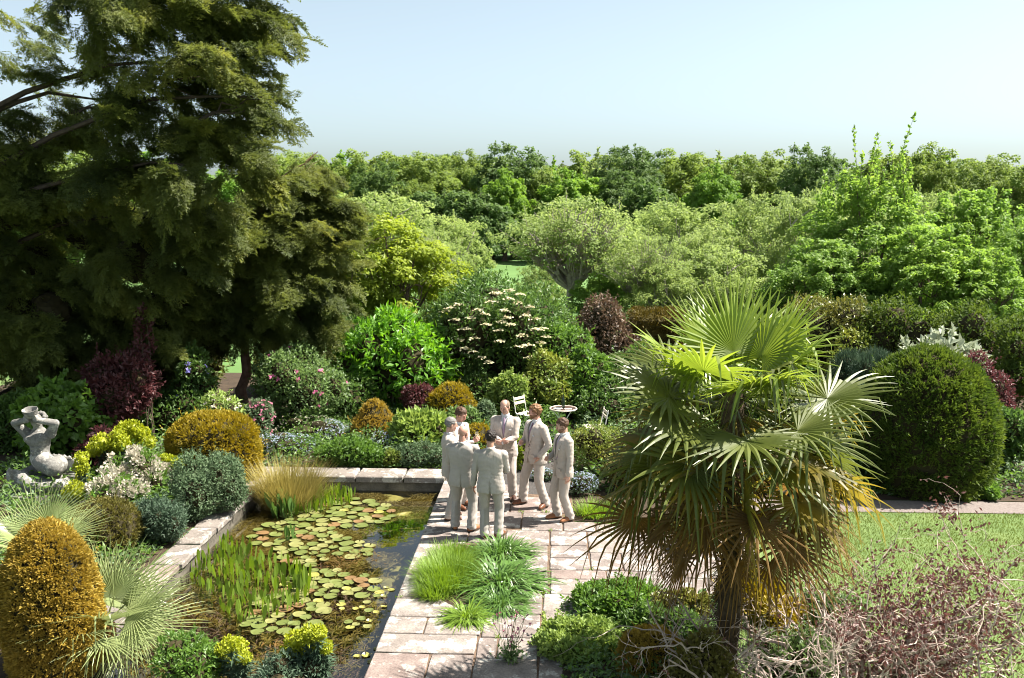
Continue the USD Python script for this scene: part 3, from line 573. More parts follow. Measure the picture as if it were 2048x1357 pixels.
far = [('mid', 'low mid green skyline tree just right of the yew tip', 640, 318, 150, 104), ('mid', 'skyline tree with a few thin shoots, left of centre', 745, 312, 170, 100), ('dark', 'dark green tree below the skyline left of centre', 760, 336, 140, 88),
       ('mid', 'skyline tree between the rounded one and the broad dark one', 925, 312, 130, 108), ('dark', 'dark skyline tree right of the thin pale one', 1250, 305, 170, 92), ('mid', 'mid green tree under the centre of the skyline', 1090, 345, 120, 90), ('bright', 'bright tree half hidden left of the domed one', 1010, 345, 110, 86),
       ('mid', 'skyline tree above the orchard, first right of centre', 1350, 312, 180, 104), ('grey', 'thin grey green skyline tree over the orchard', 1437, 312, 80, 104), ('mid', 'rounded skyline tree over the middle of the orchard', 1510, 312, 170, 100), ('dark', 'dark skyline tree left of the tall upright shoots', 1608, 303, 130, 92),
       ('dark', 'dark shaded tree below the skyline above the orchard', 1240, 352, 130, 84), ('dark2', 'dark tree at the back of the orchard with a shaded foot', 1290, 372, 120, 76), ('mid', 'bluish skyline tree right of the tall upright shoots', 1830, 300, 150, 90), ('mid', 'far right skyline tree at the photograph edge', 1965, 325, 170, 84),
       ('dark', 'dark tree behind the far right skyline', 1905, 340, 140, 92), ('dark2', 'dark shaded tree left of the meadow gap', 880, 388, 130, 82), ('dark2', 'lower dark tree behind the cream flowered bush', 985, 400, 110, 88), ('mid', 'tree filling the skyline behind the yew', 540, 316, 190, 96),
       ('bright', 'light green tree seen through the gap in the big yew', 300, 300, 220, 70), ('mid', 'green tree seen through the left gap in the big yew', 160, 290, 240, 66), ('bright', 'light tree behind the yew just below the skyline', 430, 330, 190, 74), ('mid', 'mid green tree behind the yew edge', 640, 345, 130, 84),
       ('dark', 'dark tree on the far left behind the yew', 40, 310, 220, 84), ('mid', 'mid green tree in the middle distance left of the meadow gap', 830, 372, 120, 86), ('bright', 'light green tree in the skyline dip over the orchard', 1420, 335, 120, 88), ('mid', 'tree behind the far right orchard edge', 2040, 335, 170, 78)]
far += [(('mid', 'bright', 'mid', 'dark')[k_ % 4], ('%s tree from the left in the unbroken farthest row of the skyline wood' % ('first second third fourth fifth sixth seventh eighth ninth tenth eleventh twelfth thirteenth fourteenth fifteenth'.split()[k_])), 600 + 96 * k_, 312 + (k_ * 37) % 17, 165, 116) for k_ in range(15)]
for i, (k, lab, px, top, w_, Y) in enumerate(far): again(k, lab, px, top - 9, w_ * 1.08, Y, (i * 67) % 360)
# orchard, nearer
proto('apple', 'apple_tree', 'pale blossoming apple tree just right of the small yew', 770, 372, 260, 46, .05, nclump=420, nleaf=17000, L0=.17, W0=.10, m='apple', bark='bark_grey', trunk=.14, cr=.085, shoots=14, limbs=10, twig=.3, shootlen=.6)
BARE = [(1050, 530, -1.2), (1078, 498, -1.6), (1100, 545, -1.9), (1130, 505, -2.0), (1165, 545, -2.1), (1190, 500, -2.0), (1216, 515, -1.9), (1245, 468, -1.6), (1262, 520, -1.3), (1110, 470, -1.7), (1085, 560, -1.8), (1205, 565, -2.0)]
t = proto('apple_open', 'apple_tree', 'pale spreading apple tree with bare grey limbs showing below its crown', 1140, 396, 310, 35, .50, nclump=380, nleaf=11000, L0=.13, W0=.075, m='apple', bark='bark_grey', trunk=.17, cr=.085, limbs=24, twig=.8, shell=.3, shoots=12, shootlen=.6)
proto('green2', 'apple_tree', 'tall fresh green orchard tree with upright shoots against the sky', 1725, 330, 330, 31, .03, nclump=480, nleaf=26000, L0=.14, W0=.09, m='apple_green', bark='bark', trunk=.12, cr=.085, limbs=10, shoots=26, shootlen=2.1, twig=.2)
proto('green2', 'apple_tree', 'dense green orchard tree at the right edge of the garden', 1930, 345, 260, 33, .03, nclump=460, nleaf=24000, L0=.14, W0=.09, m='apple_green', bark='bark', trunk=.12, cr=.085, limbs=10, shoots=7, shootlen=.8, twig=.2)
mids = [('apple', 'pale apple tree behind the lime leaved bush', 905, 420, 190, 44), ('apple', 'pale orchard tree left of the palm top', 1350, 392, 280, 42), ('apple', 'cream tinged orchard tree above the palm', 1500, 372, 250, 40), ('apple', 'pale orchard tree left of the tall green one', 1600, 362, 230, 36), ('apple_open', 'thin pale orchard tree with bare limbs behind the palm', 1290, 470, 200, 33),
        ('green2', 'green orchard tree behind the clipped yew dome', 1840, 420, 260, 28), ('apple', 'pale low tree right of the tall green one', 1830, 370, 200, 38), ('green2', 'dense green tree over the right end of the palm', 1640, 450, 240, 29), ('apple', 'pale tree low in the orchard behind the palm', 1430, 480, 240, 33),
        ('apple', 'pale tree low behind the meadow gap', 720, 470, 160, 38), ('apple_open', 'pale airy tree between small yew and lime bush', 850, 460, 180, 40), ('green2', 'green tree at the far right edge below the skyline', 2040, 400, 220, 29), ('apple', 'pale tree in the second orchard row, right', 1740, 400, 200, 44), ('apple', 'pale tree in the second orchard row, left', 1230, 430, 160, 48)]
mids += [('apple', 'low pale orchard tree behind the gold topped hedge', 1330, 520, 190, 32), ('green2', 'low green orchard tree behind the copper bush', 1215, 530, 170, 34), ('apple', 'low pale orchard tree behind the gold brown hedge bush', 1600, 500, 200, 30), ('green2', 'low green orchard tree above the broom', 1740, 520, 200, 28.5), ('apple', 'low pale orchard tree behind the palm crown', 1470, 540, 190, 31),
         ('apple', 'low pale orchard tree under the spreading apple, left', 1080, 520, 120, 42), ('apple', 'pale orchard tree behind the palm, second row', 1400, 440, 200, 37), ('apple', 'pale orchard tree in the third row at the right', 1880, 380, 210, 42), ('green2', 'green tree low at the right edge', 1960, 470, 200, 27.5), ('apple', 'small pale tree left of the meadow gap', 880, 520, 120, 36),
         ('apple', 'pale tree in the third row under the skyline, middle', 1310, 400, 170, 56), ('apple', 'pale tree in the third row under the skyline, left', 690, 400, 170, 52), ('green2', 'green tree in the third row under the skyline', 1560, 400, 180, 50), ('apple', 'pale tree in the third row behind the tall shoots', 1680, 385, 190, 54)]
for i, (k, lab, px, top, w_, Y) in enumerate(mids): again(k, lab, px, top, w_, Y, (i * 83 + 40) % 360)
# ---------------------------------------------------------------- dark yews on the left
def frond_proto(rg):
    ms = []; ax = lambda t: np.array([t, 0, -.38 * t * t])
    for s in np.linspace(.12, 1, 11):
        for sd in ((-1, 1) if s < .97 else (0,)):
            p = ax(s); l = .34 * (1.15 - s) + .12
            d = unit(np.array([.75, sd * .9, -.25 + rg.normal() * .25]) + rg.normal(size=3) * .12)
            k = 7; tt = np.linspace(.05, 1, k)[:, None]; sg_ = np.where(np.arange(k) % 2, 1.0, -1.0)[:, None]
            A = unit(d + np.cross(d, [0, 0, 1.0]) * sg_ * .8 + rg.normal(size=(k, 3)) * .35)
            ms.append(leaves(p + d * l * tt, A, np.array([0, 0, 1.0]) + rg.normal(size=(k, 3)) * .5, .125, .052, .2))
            ms.append(leaves(p[None], d[None], np.array([[0, 0, 1.0]]), l * 1.1, .03, .1))
    return cat(*ms)
_fr = [frond_proto(np.random.default_rng(70 + i)) for i in range(5)]
def fronds(t, P, A, S, rg, m):
    """the crown: feathery sprays placed at P growing along A, one instancer."""
    A = unit(A); Z = unit(np.array([0, 0, 1.0]) + rg.normal(size=A.shape) * .3); B = unit(np.cross(Z, A)); N = np.cross(A, B)
    pi = UsdGeom.PointInstancer.Define(stage, f'{t.GetPath()}/crown'); tag(pi, None, None, None, 'stuff')
    for i, fm in enumerate(_fr): obj('spray', fm, M[m], pi); 
    pi.CreatePrototypesRel().SetTargets([c.GetPath() for c in pi.GetPrim().GetChildren()])
    Rm = np.stack([A, B, N], 2); from scipy.spatial.transform import Rotation
    q = Rotation.from_matrix(Rm).as_quat()
    pi.CreatePositionsAttr(Vt.Vec3fArray.FromNumpy(P.astype(np.float32)))
    pi.CreateOrientationsAttr(Vt.QuathArray([Gf.Quath(float(x[3]), float(x[0]), float(x[1]), float(x[2])) for x in q]))
    pi.CreateScalesAttr(Vt.Vec3fArray.FromNumpy(np.repeat(S[:, None], 3, 1).astype(np.float32)))
    pi.CreateProtoIndicesAttr(Vt.IntArray.FromNumpy(rg.integers(0, len(_fr), len(P)).astype(np.int32)))
def big_yew(name, label, trunk_px, Y, blobs, n, size, m, seed, bark, core_from=330, trunk_r=.3, trunk_top=None, limb_n=14):
    rg = np.random.default_rng(seed)
    base = np.array([D(trunk_px, 700, Y)[0], Y, 0.0]); t = thing(name, label, 'tree', base)
    C, R = [], []
    for b in blobs:
        y = b[3] if len(b) > 3 else Y + rg.uniform(-1.2, 1.2)
        C.append(D(b[0], b[1], y) - base); R.append(b[2] * y / FPX)
    C, R = np.array(C), np.array(R); w = R ** 2; w = w * np.array([b[4] if len(b) > 4 else 1.0 for b in blobs]); wh = rg.choice(len(C), n, p=w / w.sum())
    per = 17; nb = n // per; wh = wh[:nb]                     # boughs, each a fan of sprays
    d = rdirs(rg, nb); d[:, 2] = d[:, 2] * .9; rr = rg.uniform(.15, 1.0, nb) ** .45
    P = C[wh] + d * (R[wh] * rr)[:, None] * np.array([1, 1.1, .95])
    ok = P[:, 2] > .3; P, wh, d = P[ok], wh[ok], d[ok]
    rad = P.copy(); rad[:, 2] = 0; rad = unit(rad)
    A = unit(rad * .55 + d * np.array([.7, .7, .25]) + np.array([0, 0, -.25]) + rg.normal(size=P.shape) * .28)
    tq = rg.uniform(-.5, .9, (len(P), per)); B = unit(np.cross(A, [0, 0, 1.0])); sq_ = rg.normal(0, 1, (len(P), per)) * (1.05 - tq) * .2
    P = (P[:, None] + A[:, None] * (tq * size * 1.5)[..., None] + B[:, None] * (sq_ * size * 1.5)[..., None] + np.array([0, 0, -.10]) * (np.abs(tq) * size)[..., None] + rg.normal(size=(len(P), per, 3)) * .03).reshape(-1, 3)
    A = (A[:, None] + B[:, None] * (np.sign(sq_) * .45)[..., None] + rg.normal(size=(len(B), per, 3)) * .22 + np.array([0, 0, -.12])).reshape(-1, 3)
    fronds(t, P, A, size * rg.uniform(.6, 1.35, len(P)), rg, m); fol = []
    for i, b in enumerate(blobs):
        if b[1] > core_from and b[2] > 60: fol.append(blob(C[i], R[i] * .42 * np.array([1, 1, .9]), 2, .4, 2.2, i))
    obj('shade_core', cat(*fol), M['inner'], t)
    top = trunk_top if trunk_top is not None else max(C[:, 2]) * .95
    tw = [tube(curve((0, 0, -.05), (C[:, 0].mean() * .12, .1, top), 0, 9, rg, .06), np.linspace(trunk_r, trunk_r * .35, 9) * np.array([1.25] + [1] * 8), 9)]
    for i in rg.choice(len(C), min(limb_n, len(C)), replace=False):
        z = np.clip(C[i][2] - .25 * np.hypot(*C[i][:2]), .8, top)
        tw.append(tube(curve((0, 0, z), C[i] + [0, 0, .1], .06 * np.linalg.norm(C[i]), 7, rg, .06), np.linspace(trunk_r * .26, trunk_r * .06, 7), 6))
        for q in range(3):
            e = C[i] + rdirs(rg, 1)[0] * R[i] * [1, 1, .6]
            tw.append(tube(curve(C[i] * .8 + [0, 0, z * .2], e, .1, 5, rg, .05), np.linspace(trunk_r * .12, trunk_r * .03, 5), 4, False))
    obj('trunk', cat(*tw), M[bark], t)
    return t
yb = [(330, 40, 105, 20.5, .6), (440, 55, 75), (520, 40, 30), (385, 140, 90), (300, 150, 95, 20.6, .5), (370, 235, 90), (430, 245, 60), (440, 290, 50), (525, 205, 24), (560, 182, 18), (480, 228, 34), (480, 95, 32), (230, 60, 60, 21, .3), (130, 70, 70, 21, .22), (90, 180, 70, 21, .22), (200, 210, 80, 21, .35),
      (300, 270, 65, 20.5, .6), (90, 265, 55), (70, 400, 75), (230, 350, 65, 20.5, .6), (380, 340, 75), (480, 330, 50), (170, 460, 100), (70, 520, 80), (270, 520, 105), (100, 620, 95), (210, 640, 100), (330, 610, 95), (320, 440, 75), (410, 450, 75), (400, 560, 85), (80, 720, 75), (190, 730, 70), (20, 620, 100), (0, 430, 90), (-60, 300, 110), (-40, 100, 130, 21, .3), (250, -40, 120), (430, -50, 120), (300, 700, 60), (60, 790, 45), (530, 262, 16), (505, 295, 22)]
yb = [(b + ((22.4 if b[1] > 430 else 20.5) + ((i * 37) % 21) / 9 - 1.1,) if len(b) == 3 else b) for i, b in enumerate(yb)]
big_yew('yew_tree', 'huge dark yew overhanging the left side with sky between its upper boughs', -70, 21.0, yb, 10500, .42, 'yew', 41, 'bark_dark', core_from=400, limb_n=9)
yb2 = [(636, 312, 12, 24), (622, 350, 36, 24), (590, 395, 62, 24), (650, 420, 44, 24), (540, 410, 55, 24), (560, 480, 85, 23.6), (655, 480, 40, 23.6), (480, 500, 75, 23.8), (450, 570, 70, 24), (560, 570, 85, 23.4), (645, 545, 48, 23.6), (500, 640, 65, 24), (590, 640, 62, 23.8), (425, 625, 50, 24.6), (640, 610, 42, 24), (400, 660, 40, 24.8), (570, 660, 40, 24.4), (665, 590, 30, 24)]
big_yew('yew_tree', 'smaller upright yew with a bare red brown trunk behind the clipped golden hedge', 484, 24.2, yb2, 6200, .36, 'yew', 42, 'bark_red', core_from=420, trunk_r=.15, trunk_top=4.2, limb_n=12)
# background dark hedge under the yews
for i, (px, top, w_, Y) in enumerate([(330, 640, 260, 25.5), (600, 660, 200, 27), (120, 680, 220, 24)]):
    shrub('yew_hedge', ['dark yew growth in the shade behind the burgundy acer', 'dark yew growth in the shade between small yew trunk and bright leafy bush', 'dark yew growth in the shade behind the statue'][i], 'hedge', px, top, w_, Y, 'yew', 5000, .14, .05, k=10, core=.8)

# ---------------------------------------------------------------- middle distance shrubs
t = thing('maple_tree', 'lime yellow leaved small tree with dark limbs, between small yew and elder', 'tree', place(800, 430, 290, 29.5)[0])
tree_parts(t, np.random.default_rng(77), 290 * 29.5 / FPX, place(800, 430, 290, 29.5)[1], 1.05, 240, 16000, .15, .085, 'lime', 'bark', .10, limbs=13, cr=.11, shell=.35, flat=.8, twig=.3)
t, lb, rg = shrub('elder_bush', 'tall domed elder covered in flat cream flower heads', 'bush', 1005, 560, 290, 25.6, 'elder', 15000, .13, .06, k=14, tuft=3)
for px, py in [(985, 590), (1010, 605), (1035, 592), (960, 605), (1050, 615), (975, 630), (1000, 640), (1025, 630), (940, 640), (955, 655), (1070, 640), (1045, 650), (925, 660), (1080, 665), (1090, 655), (905, 605), (920, 598), (895, 612), (990, 575), (1015, 618), (1060, 690), (1075, 700), (1082, 690), (950, 680), (935, 675), (965, 690), (980, 698), (1000, 660), (1040, 670), (1020, 585), (970, 612), (1005, 625), (945, 620), (915, 625), (1060, 600), (1070, 622), (1085, 640), (1055, 668), (1066, 712), (1078, 722), (930, 640), (1000, 575), (1020, 570), (1040, 578)]:
    rl = D(px, py, 25.6); dx = (rl[0] - t.GetPrim().GetAttribute('xformOp:translate').Get()[0]); dz = rl[2]
    yy = -2.05 * math.sqrt(max(0.12, 1 - (dx / 2.2) ** 2 - ((dz - 1.3) / 2.4) ** 2))
    cc = np.array([dx, yy, dz]); cc = cc * np.array([1 + yy / 60, 1, 1]); k = 30; a = rg.uniform(0, 6.28, k); r_ = rg.uniform(0, .14, k)
    P = cc + np.column_stack([r_ * np.cos(a), r_ * np.sin(a) * .9, -r_ * .25])
    obj('flower_head', leaves(P, rdirs(rg, k) * [1, 1, .3], np.array([0, -.3, 1.0]) + .4 * rdirs(rg, k), .07, .06, .1), M['cream_fl'], t)
shrub('bush', 'green bush at the right shoulder of the flowering elder', 'bush', 1125, 620, 130, 24.4, 'green', 5000, .11, .055, k=9)
shrub('bush', 'copper grey leaved bush right of the flowering elder', 'bush', 1212, 588, 155, 26.6, 'copper', 8000, .11, .055, k=10)
def hedge_box(label, x0, x1, top, Y, depth, m, n, seed):
    rg = np.random.default_rng(seed); a, b = D(x0, top, Y), D(x1, top, Y); w_, h = b[0] - a[0], a[2]; t = thing('clipped_hedge', label, 'hedge', ((a[0] + b[0]) / 2, Y + depth / 2, 0))
    k = n // 6; ar = np.array([w_ * depth, w_ * h, depth * h, depth * h]); f = rg.choice(4, k, p=ar / ar.sum()); u1, u2 = rg.uniform(-.5, .5, k), rg.uniform(-.5, .5, k); P = np.zeros((k, 3)); N = np.zeros((k, 3))
    for i, (px_, nn) in enumerate(((lambda: np.column_stack([u1 * w_, u2 * depth, u1 * 0 + h]), (0, 0, 1)), (lambda: np.column_stack([u1 * w_, u1 * 0 - depth / 2, (u2 + .5) * h]), (0, -1, 0)), (lambda: np.column_stack([u1 * 0 + w_ / 2, u1 * depth, (u2 + .5) * h]), (1, 0, 0)), (lambda: np.column_stack([u1 * 0 - w_ / 2, u1 * depth, (u2 + .5) * h]), (-1, 0, 0)))):
        P = np.where((f == i)[:, None], px_(), P); N = np.where((f == i)[:, None], nn, N)
    P = P + N * (.16 * (meshkit.fbm(P * 1.3, 3, seed) - .5))[:, None] + rg.normal(size=P.shape) * .02
    P = np.repeat(P, 6, 0); N = np.repeat(N, 6, 0); P = P + rg.normal(size=P.shape) * .03
    obj('foliage', cat(leaves(P, N + rdirs(rg, len(P)) * .8 + [0, 0, .3], rdirs(rg, len(P)) + [0, 0, .8], rg.uniform(.05, .11, len(P)), .035, .2), box(0, 0, h / 2 - .04, w_ - .1, depth - .1, h - .08, .08)), M[m], t)
hedge_box('dark clipped hedge with sunlit gold top behind the palm left side', 1276, 1372, 632, 26.5, 1.4, 'hedge_gold', 15000, 66)
shrub('bush', 'bright fresh green broad leaved bush left of the elder', 'bush', 785, 640, 225, 24.2, 'peony', 4600, .22, .085, k=14, tuft=3, small=(.3, .45))
t, lb, rg = shrub('rose_bush', 'loose grey green rose bush with a few pink flowers', 'rose', 600, 702, 185, 22.3, 'rose', 9000, .085, .045, k=12)
scatter_flowers(t, lb, rg, 14, .08, 'magenta_fl', 'flower', 6, .35, each=True)
t, lb, rg = shrub('bush', 'small bush with pale pink blossom at the foot of the yew trunk', 'bush', 515, 786, 64, 20.6, 'greygreen', 1500, .07, .035, k=6)
scatter_flowers(t, lb, rg, 70, .05, 'pink_fl', 'blossom', 6, .1)
shrub('barberry_bush', 'small round burgundy leaved bush behind the bronze ball', 'bush', 834, 758, 76, 22.6, 'burgundy', 3800, .07, .038, k=7)
clipped('clipped_yew', 'olive gold clipped mound just right of the burgundy bush', 902, 768, 98, 22.4, 'gold', 6500, .07, .026, seed=5, wob=.08)
clipped('clipped_yew', 'bronze gold clipped ball with peaked top behind the low green edging', 746, 800, 96, 20.8, 'bronze', 8000, .055, .022, seed=6, wob=.10, prof=lambda z: np.clip(.80 + .45 * z - 1.25 * np.clip(z - .28, 0, 1) ** 1.25 * 1.0, 0, 1) * np.sqrt(np.clip(1 - z ** 5, 0, 1)))
clipped('clipped_yew', 'gold clipped ball behind the group of men', 955, 850, 66, 20.0, 'gold', 4500, .05, .02, seed=7)
shrub('hosta', 'pale green hosta clump beside the bronze ball', 'plant', 845, 832, 112, 20.2, 'pale', 1500, .2, .1, k=8, up=.1, out=.8, rand=.5)
shrub('bush', 'grey green leafy plant below the olive gold mound', 'plant', 922, 812, 76, 21.2, 'rose', 1700, .10, .05, k=6)
shrub('perennial', 'low fresh green leafy edging behind the far kerb', 'plant', 705, 886, 150, 19.25, 'green', 5200, .075, .042, k=10, squash=.5)
shrub('perennial', 'grey green low plants with cream leaves at the kerb behind the left men', 'plant', 842, 893, 116, 19.2, 'greygreen', 3200, .06, .03, k=9, squash=.5)
shrub('perennial', 'small cream leaved plant at the far kerb', 'plant', 783, 905, 44, 19.1, 'variegated', 900, .06, .035, k=5)
shrub('bush', 'spindly grey green shoots behind the balding man', 'plant', 975, 792, 46, 22, 'greygreen', 1500, .08, .03, k=6)
shrub('perennial', 'dark leafy growth in the shade behind bistro chair and table', 'bush', 1085, 770, 190, 24.3, 'elder', 5000, .13, .07, k=10)
shrub('bush', 'cream and yellow variegated bush above the bistro table', 'bush', 1100, 702, 112, 23.4, 'variegated', 3600, .11, .06, k=9)
shrub('bush', 'pale variegated bush left above the bistro chair', 'bush', 1018, 752, 100, 22.9, 'pale', 2600, .11, .06, k=8)
shrub('bush', 'green bush left of the palm above the table', 'bush', 1176, 700, 120, 23.8, 'green', 4200, .12, .065, k=9)
shrub('bush', 'dark green bush behind the palm left side', 'bush', 1290, 690, 150, 24, 'elder', 5000, .12, .06, k=9)
shrub('bush', 'yellow green tufted plant standing between two of the men', 'plant', 1045, 868, 56, 18.9, 'lime', 1700, .08, .03, k=6)
shrub('bush', 'cream and olive twiggy bush right of the men', 'bush', 1195, 852, 120, 18.6, 'variegated', 4200, .055, .028, k=9)
shrub('bush', 'olive twiggy bush half hidden by the palm left side', 'bush', 1270, 880, 110, 17.6, 'olive', 3200, .06, .03, k=9)
# right background
shrub('bush', 'gold brown leaved hedge bush right above the palm', 'bush', 1655, 572, 190, 26, 'photinia', 8500, .11, .06, k=12)
shrub('bush', 'cream speckled bush between palm and clipped yew dome', 'bush', 1715, 632, 110, 24.5, 'variegated', 3600, .09, .05, k=9)
shrub('yew_bush', 'dark golden tipped yew bush behind the clipped dome', 'bush', 1800, 586, 190, 25, 'yew_clip', 8000, .11, .045, k=12)
shrub('yew_bush', 'golden tipped yew bush at the right edge', 'bush', 1935, 590, 180, 24, 'yew_clip', 7500, .11, .045, k=12)
shrub('yew_bush', 'dark yew bush at the far right behind the burgundy bush', 'bush', 2035, 600, 140, 22.5, 'yew_clip', 5000, .11, .045, k=9)
shrub('bush', 'blue green feathery broom left of the clipped yew dome', 'bush', 1748, 672, 95, 21.8, 'bluegreen', 7000, .16, .016, k=8, up=.9, rand=.35)
shrub('bush', 'low feathery broom at the palm right side', 'bush', 1700, 690, 90, 23, 'bluegreen', 4000, .16, .016, k=8, up=.9, rand=.35)
shrub('angelica_bush', 'silver white large leaved plant above the clipped yew dome', 'plant', 1888, 636, 150, 21.6, 'silver', 1500, .26, .15, k=10, up=.0, out=.7)
shrub('barberry_bush', 'burgundy leaved bush right of the clipped yew dome', 'bush', 1965, 690, 130, 20, 'burgundy', 5600, .075, .042, k=9)
clipped('clipped_yew', 'tall dark clipped yew dome beyond the lawn', 1862, 698, 272, 17.85, 'yew_clip', 46000, .085, .028, seed=9, wob=.035, rough=.03)
shrub('perennial', 'small green plant at the right foot of the clipped yew dome', 'plant', 2000, 975, 40, 17, 'green', 700, .08, .05, k=5)
# silver dead twigs by the broom
def twigs(rg, n, o, spread, L0, r0, depth=2, up=.6, sides=4, crook=.25):
    ms, tips = [], []
    def grow(p, d, l, r, k):
        pts = [p]; dd = d
        for s in range(5):
            dd = unit(dd + rg.normal(size=3) * crook); pts.append(pts[-1] + dd * l / 5)
        ms.append(tube(np.array(pts), np.linspace(r, r * .55, 6), sides, False))
        if k == 0: tips.append((pts[-1], dd)); return
        for q in range(rg.integers(2, 4)):
            j = rg.integers(2, 6); grow(pts[j], unit(dd + rdirs(rg, 1)[0] * .9), l * rg.uniform(.5, .8), r * .55, k - 1)
        tips.append((pts[-1], dd))
    for i in range(n):
        d = rdirs(rg, 1)[0]; d[2] = abs(d[2]) + up; p = np.asarray(o) + rdirs(rg, 1)[0] * spread * [1, 1, 0]
        grow(p, unit(d), L0 * rg.uniform(.7, 1.2), r0, depth)
    return ms, tips
t = thing('dead_shrub', 'bare silvery dead twigs between palm and clipped yew dome', 'shrub', place(1735, 730, 100, 20)[0])
obj('branch', cat(*twigs(np.random.default_rng(61), 14, (0, 0, 0), .35, .95, .012, 2, .5)[0]), M['bark_grey'], t)

# ---------------------------------------------------------------- left bed
t, lb, rg = shrub('acer_bush', 'burgundy leaved acer under the dark yew', 'bush', 232, 738, 150, 20.2, 'burgundy', 4600, .12, .06, k=12, z0=.5)
shrub('acer_bush', 'low burgundy shoots in front of the burgundy acer', 'bush', 195, 862, 110, 18.6, 'burgundy', 900, .13, .06, k=8)
shrub('acer_bush', 'thin tall burgundy sprays right of the burgundy acer', 'bush', 290, 690, 50, 20.8, 'burgundy', 420, .12, .06, k=5, core=0, z0=1.2)
t, lb, rg = shrub('vine_bush', 'green round leaved climber behind the statue', 'bush', 112, 772, 170, 19.2, 'green', 2600, .17, .15, k=13)
t, lb, rg = shrub('rhododendron_bush', 'shaded bush with a few lilac flowers under the yew', 'bush', 385, 660, 90, 22, 'elder', 1800, .12, .05, k=8)
scatter_flowers(t, lb, rg, 14, .09, 'lilac_fl', 'flower', 7, .3, each=True)
def flower_heads(name, label, px, Y, heads, hr, m='euphorbia', leaf='bluegreen', nl=500, group=None):
    _seed[0] += 1; rg = np.random.default_rng(_seed[0]); base = np.array([D(px, 700, Y)[0], Y, 0.0]); t = thing(name, label, 'plant', base, group)
    fol = []
    for i, hd in enumerate(heads):
        y = Y + rg.uniform(-.25, .25); c = D(hd[0], hd[1], y) - base; r = (hd[2] if len(hd) > 2 else hr) * y / FPX; k = int(260)
        d = rdirs(rg, k); d[:, 2] = d[:, 2] * .8 + .15
        P = c + d * r * rg.uniform(.7, 1.05, k)[:, None] * np.array([1, 1, 1.1])
        obj('flower_head', cat(leaves(P, d + rdirs(rg, k) * .7, d + rdirs(rg, k) * .5, r * .34, r * .3, .15), blob(c, r * .7, 1, .3, 2, i)), M[m], t)
        b0 = np.array([c[0] * .5, c[1] * .5, 0]); fol.append(tube(curve(b0, c, .03, 5, rg, .01), .012, 5))
        q = nl // len(heads); tt = rg.uniform(.25, .92, q)[:, None]; P = b0 + (c - b0) * tt; A = rdirs(rg, q); A[:, 2] = A[:, 2] * .4 + .1
        fol.append(leaves(P, A, np.array([0, 0, 1.0]) + .5 * rdirs(rg, q), rg.uniform(.09, .17, q), .026, .1))
    obj('foliage', cat(*fol), M[leaf], t)
    return t
flower_heads('euphorbia', 'tall euphorbia with lime green heads behind the white blossom', 252, 17.9, [(203, 888, 19), (190, 902, 16), (226, 897, 17), (250, 862, 18), (266, 856, 15), (282, 868, 16), (290, 902, 17), (244, 890, 16), (262, 880, 14), (236, 872, 13), (300, 885, 12)], 16, nl=1400)
flower_heads('euphorbia', 'narrow upright euphorbia with one lime column beside the statue', 163, 16.9, [(163, 918, 14), (162, 938, 15), (166, 956, 14)], 14, nl=500)
flower_heads('euphorbia', 'low euphorbia dome of lime flowers at the statue foot', 152, 16.0, [(140, 988, 15), (160, 984, 16), (150, 978, 15), (168, 996, 12)], 15, nl=500)
flower_heads('euphorbia', 'small lime euphorbia among the white blossom', 208, 15.8, [(204, 1003, 11), (214, 995, 9)], 10, nl=200)
flower_heads('euphorbia', 'single lime euphorbia head right of the white blossom', 345, 17.3, [(342, 925, 14), (358, 930, 11), (330, 918, 10)], 12, nl=300)
t, lb, rg = shrub('choisya_bush', 'bush smothered in white blossom in the left bed', 'bush', 272, 912, 140, 17.1, 'green', 2600, .08, .035, k=9)
t2, lb2, rg2 = shrub('choisya_bush', 'lower sprawling white blossom bush beside the statue', 'bush', 215, 958, 130, 15.9, 'green', 1800, .08, .035, k=8)
for tt_, l_, r_, cs in ((t, lb, rg, 62), (t2, lb2, rg2, 50)):
    P, N = lobe_points(l_, 600, r_, .97, 1.0, 1.06); ok = (N[:, 1] < .3) & (P[:, 2] > P[:, 2].max() * .35); P, N = P[ok][:cs], N[ok][:cs]
    for p, nn in zip(P, N):
        k = 42; d = rdirs(r_, k); q = p + nn * .02 + d * .085 * r_.uniform(.3, 1, k)[:, None]
        obj('flower_cluster', leaves(q, d + nn, nn + rdirs(r_, k) * .6, .05, .042, .1), M['white_fl'], tt_)
clipped('clipped_hedge', 'thick golden clipped yew hedge block left of the pond', 420, 829, 186, 18.3, 'gold', 26000, .06, .023, prof=lambda z: (1 - np.clip((z - .62) / .38, 0, 1) ** 2.6) ** .5 * (.96 + .04 * np.sin(z * 5)), seed=11, wob=.08, sq=.85)
shrub('shrub_mound', 'grey green feathery mound in front of the golden hedge', 'shrub', 402, 914, 156, 16.1, 'greygreen', 13000, .06, .022, k=11, tuft=3)
shrub('shrub_mound', 'bluish grey feathery mound nearer the silver fan palm', 'shrub', 306, 1000, 130, 14.8, 'bluegreen', 10000, .06, .02, k=10, tuft=3, out=.6)
clipped('shrub_mound', 'olive brown rounded mound below the statue', 186, 1003, 150, 14.4, 'olive', 11000, .05, .02, seed=13, wob=.1, cat_='shrub')
t, lb, rg = shrub('stock_plant', 'pale cream flower spikes behind the golden hedge', 'plant', 435, 786, 120, 20.4, 'pale', 1500, .12, .04, k=9)
scatter_flowers(t, lb, rg, 45, .06, 'white_fl', 'blossom', 6, .4)
clipped('clipped_yew', 'big bronze gold clipped dome in the near left corner', 66, 1046, 190, 10.5, 'bronze', 52000, .046, .017, seed=15, wob=.06, rough=.03)

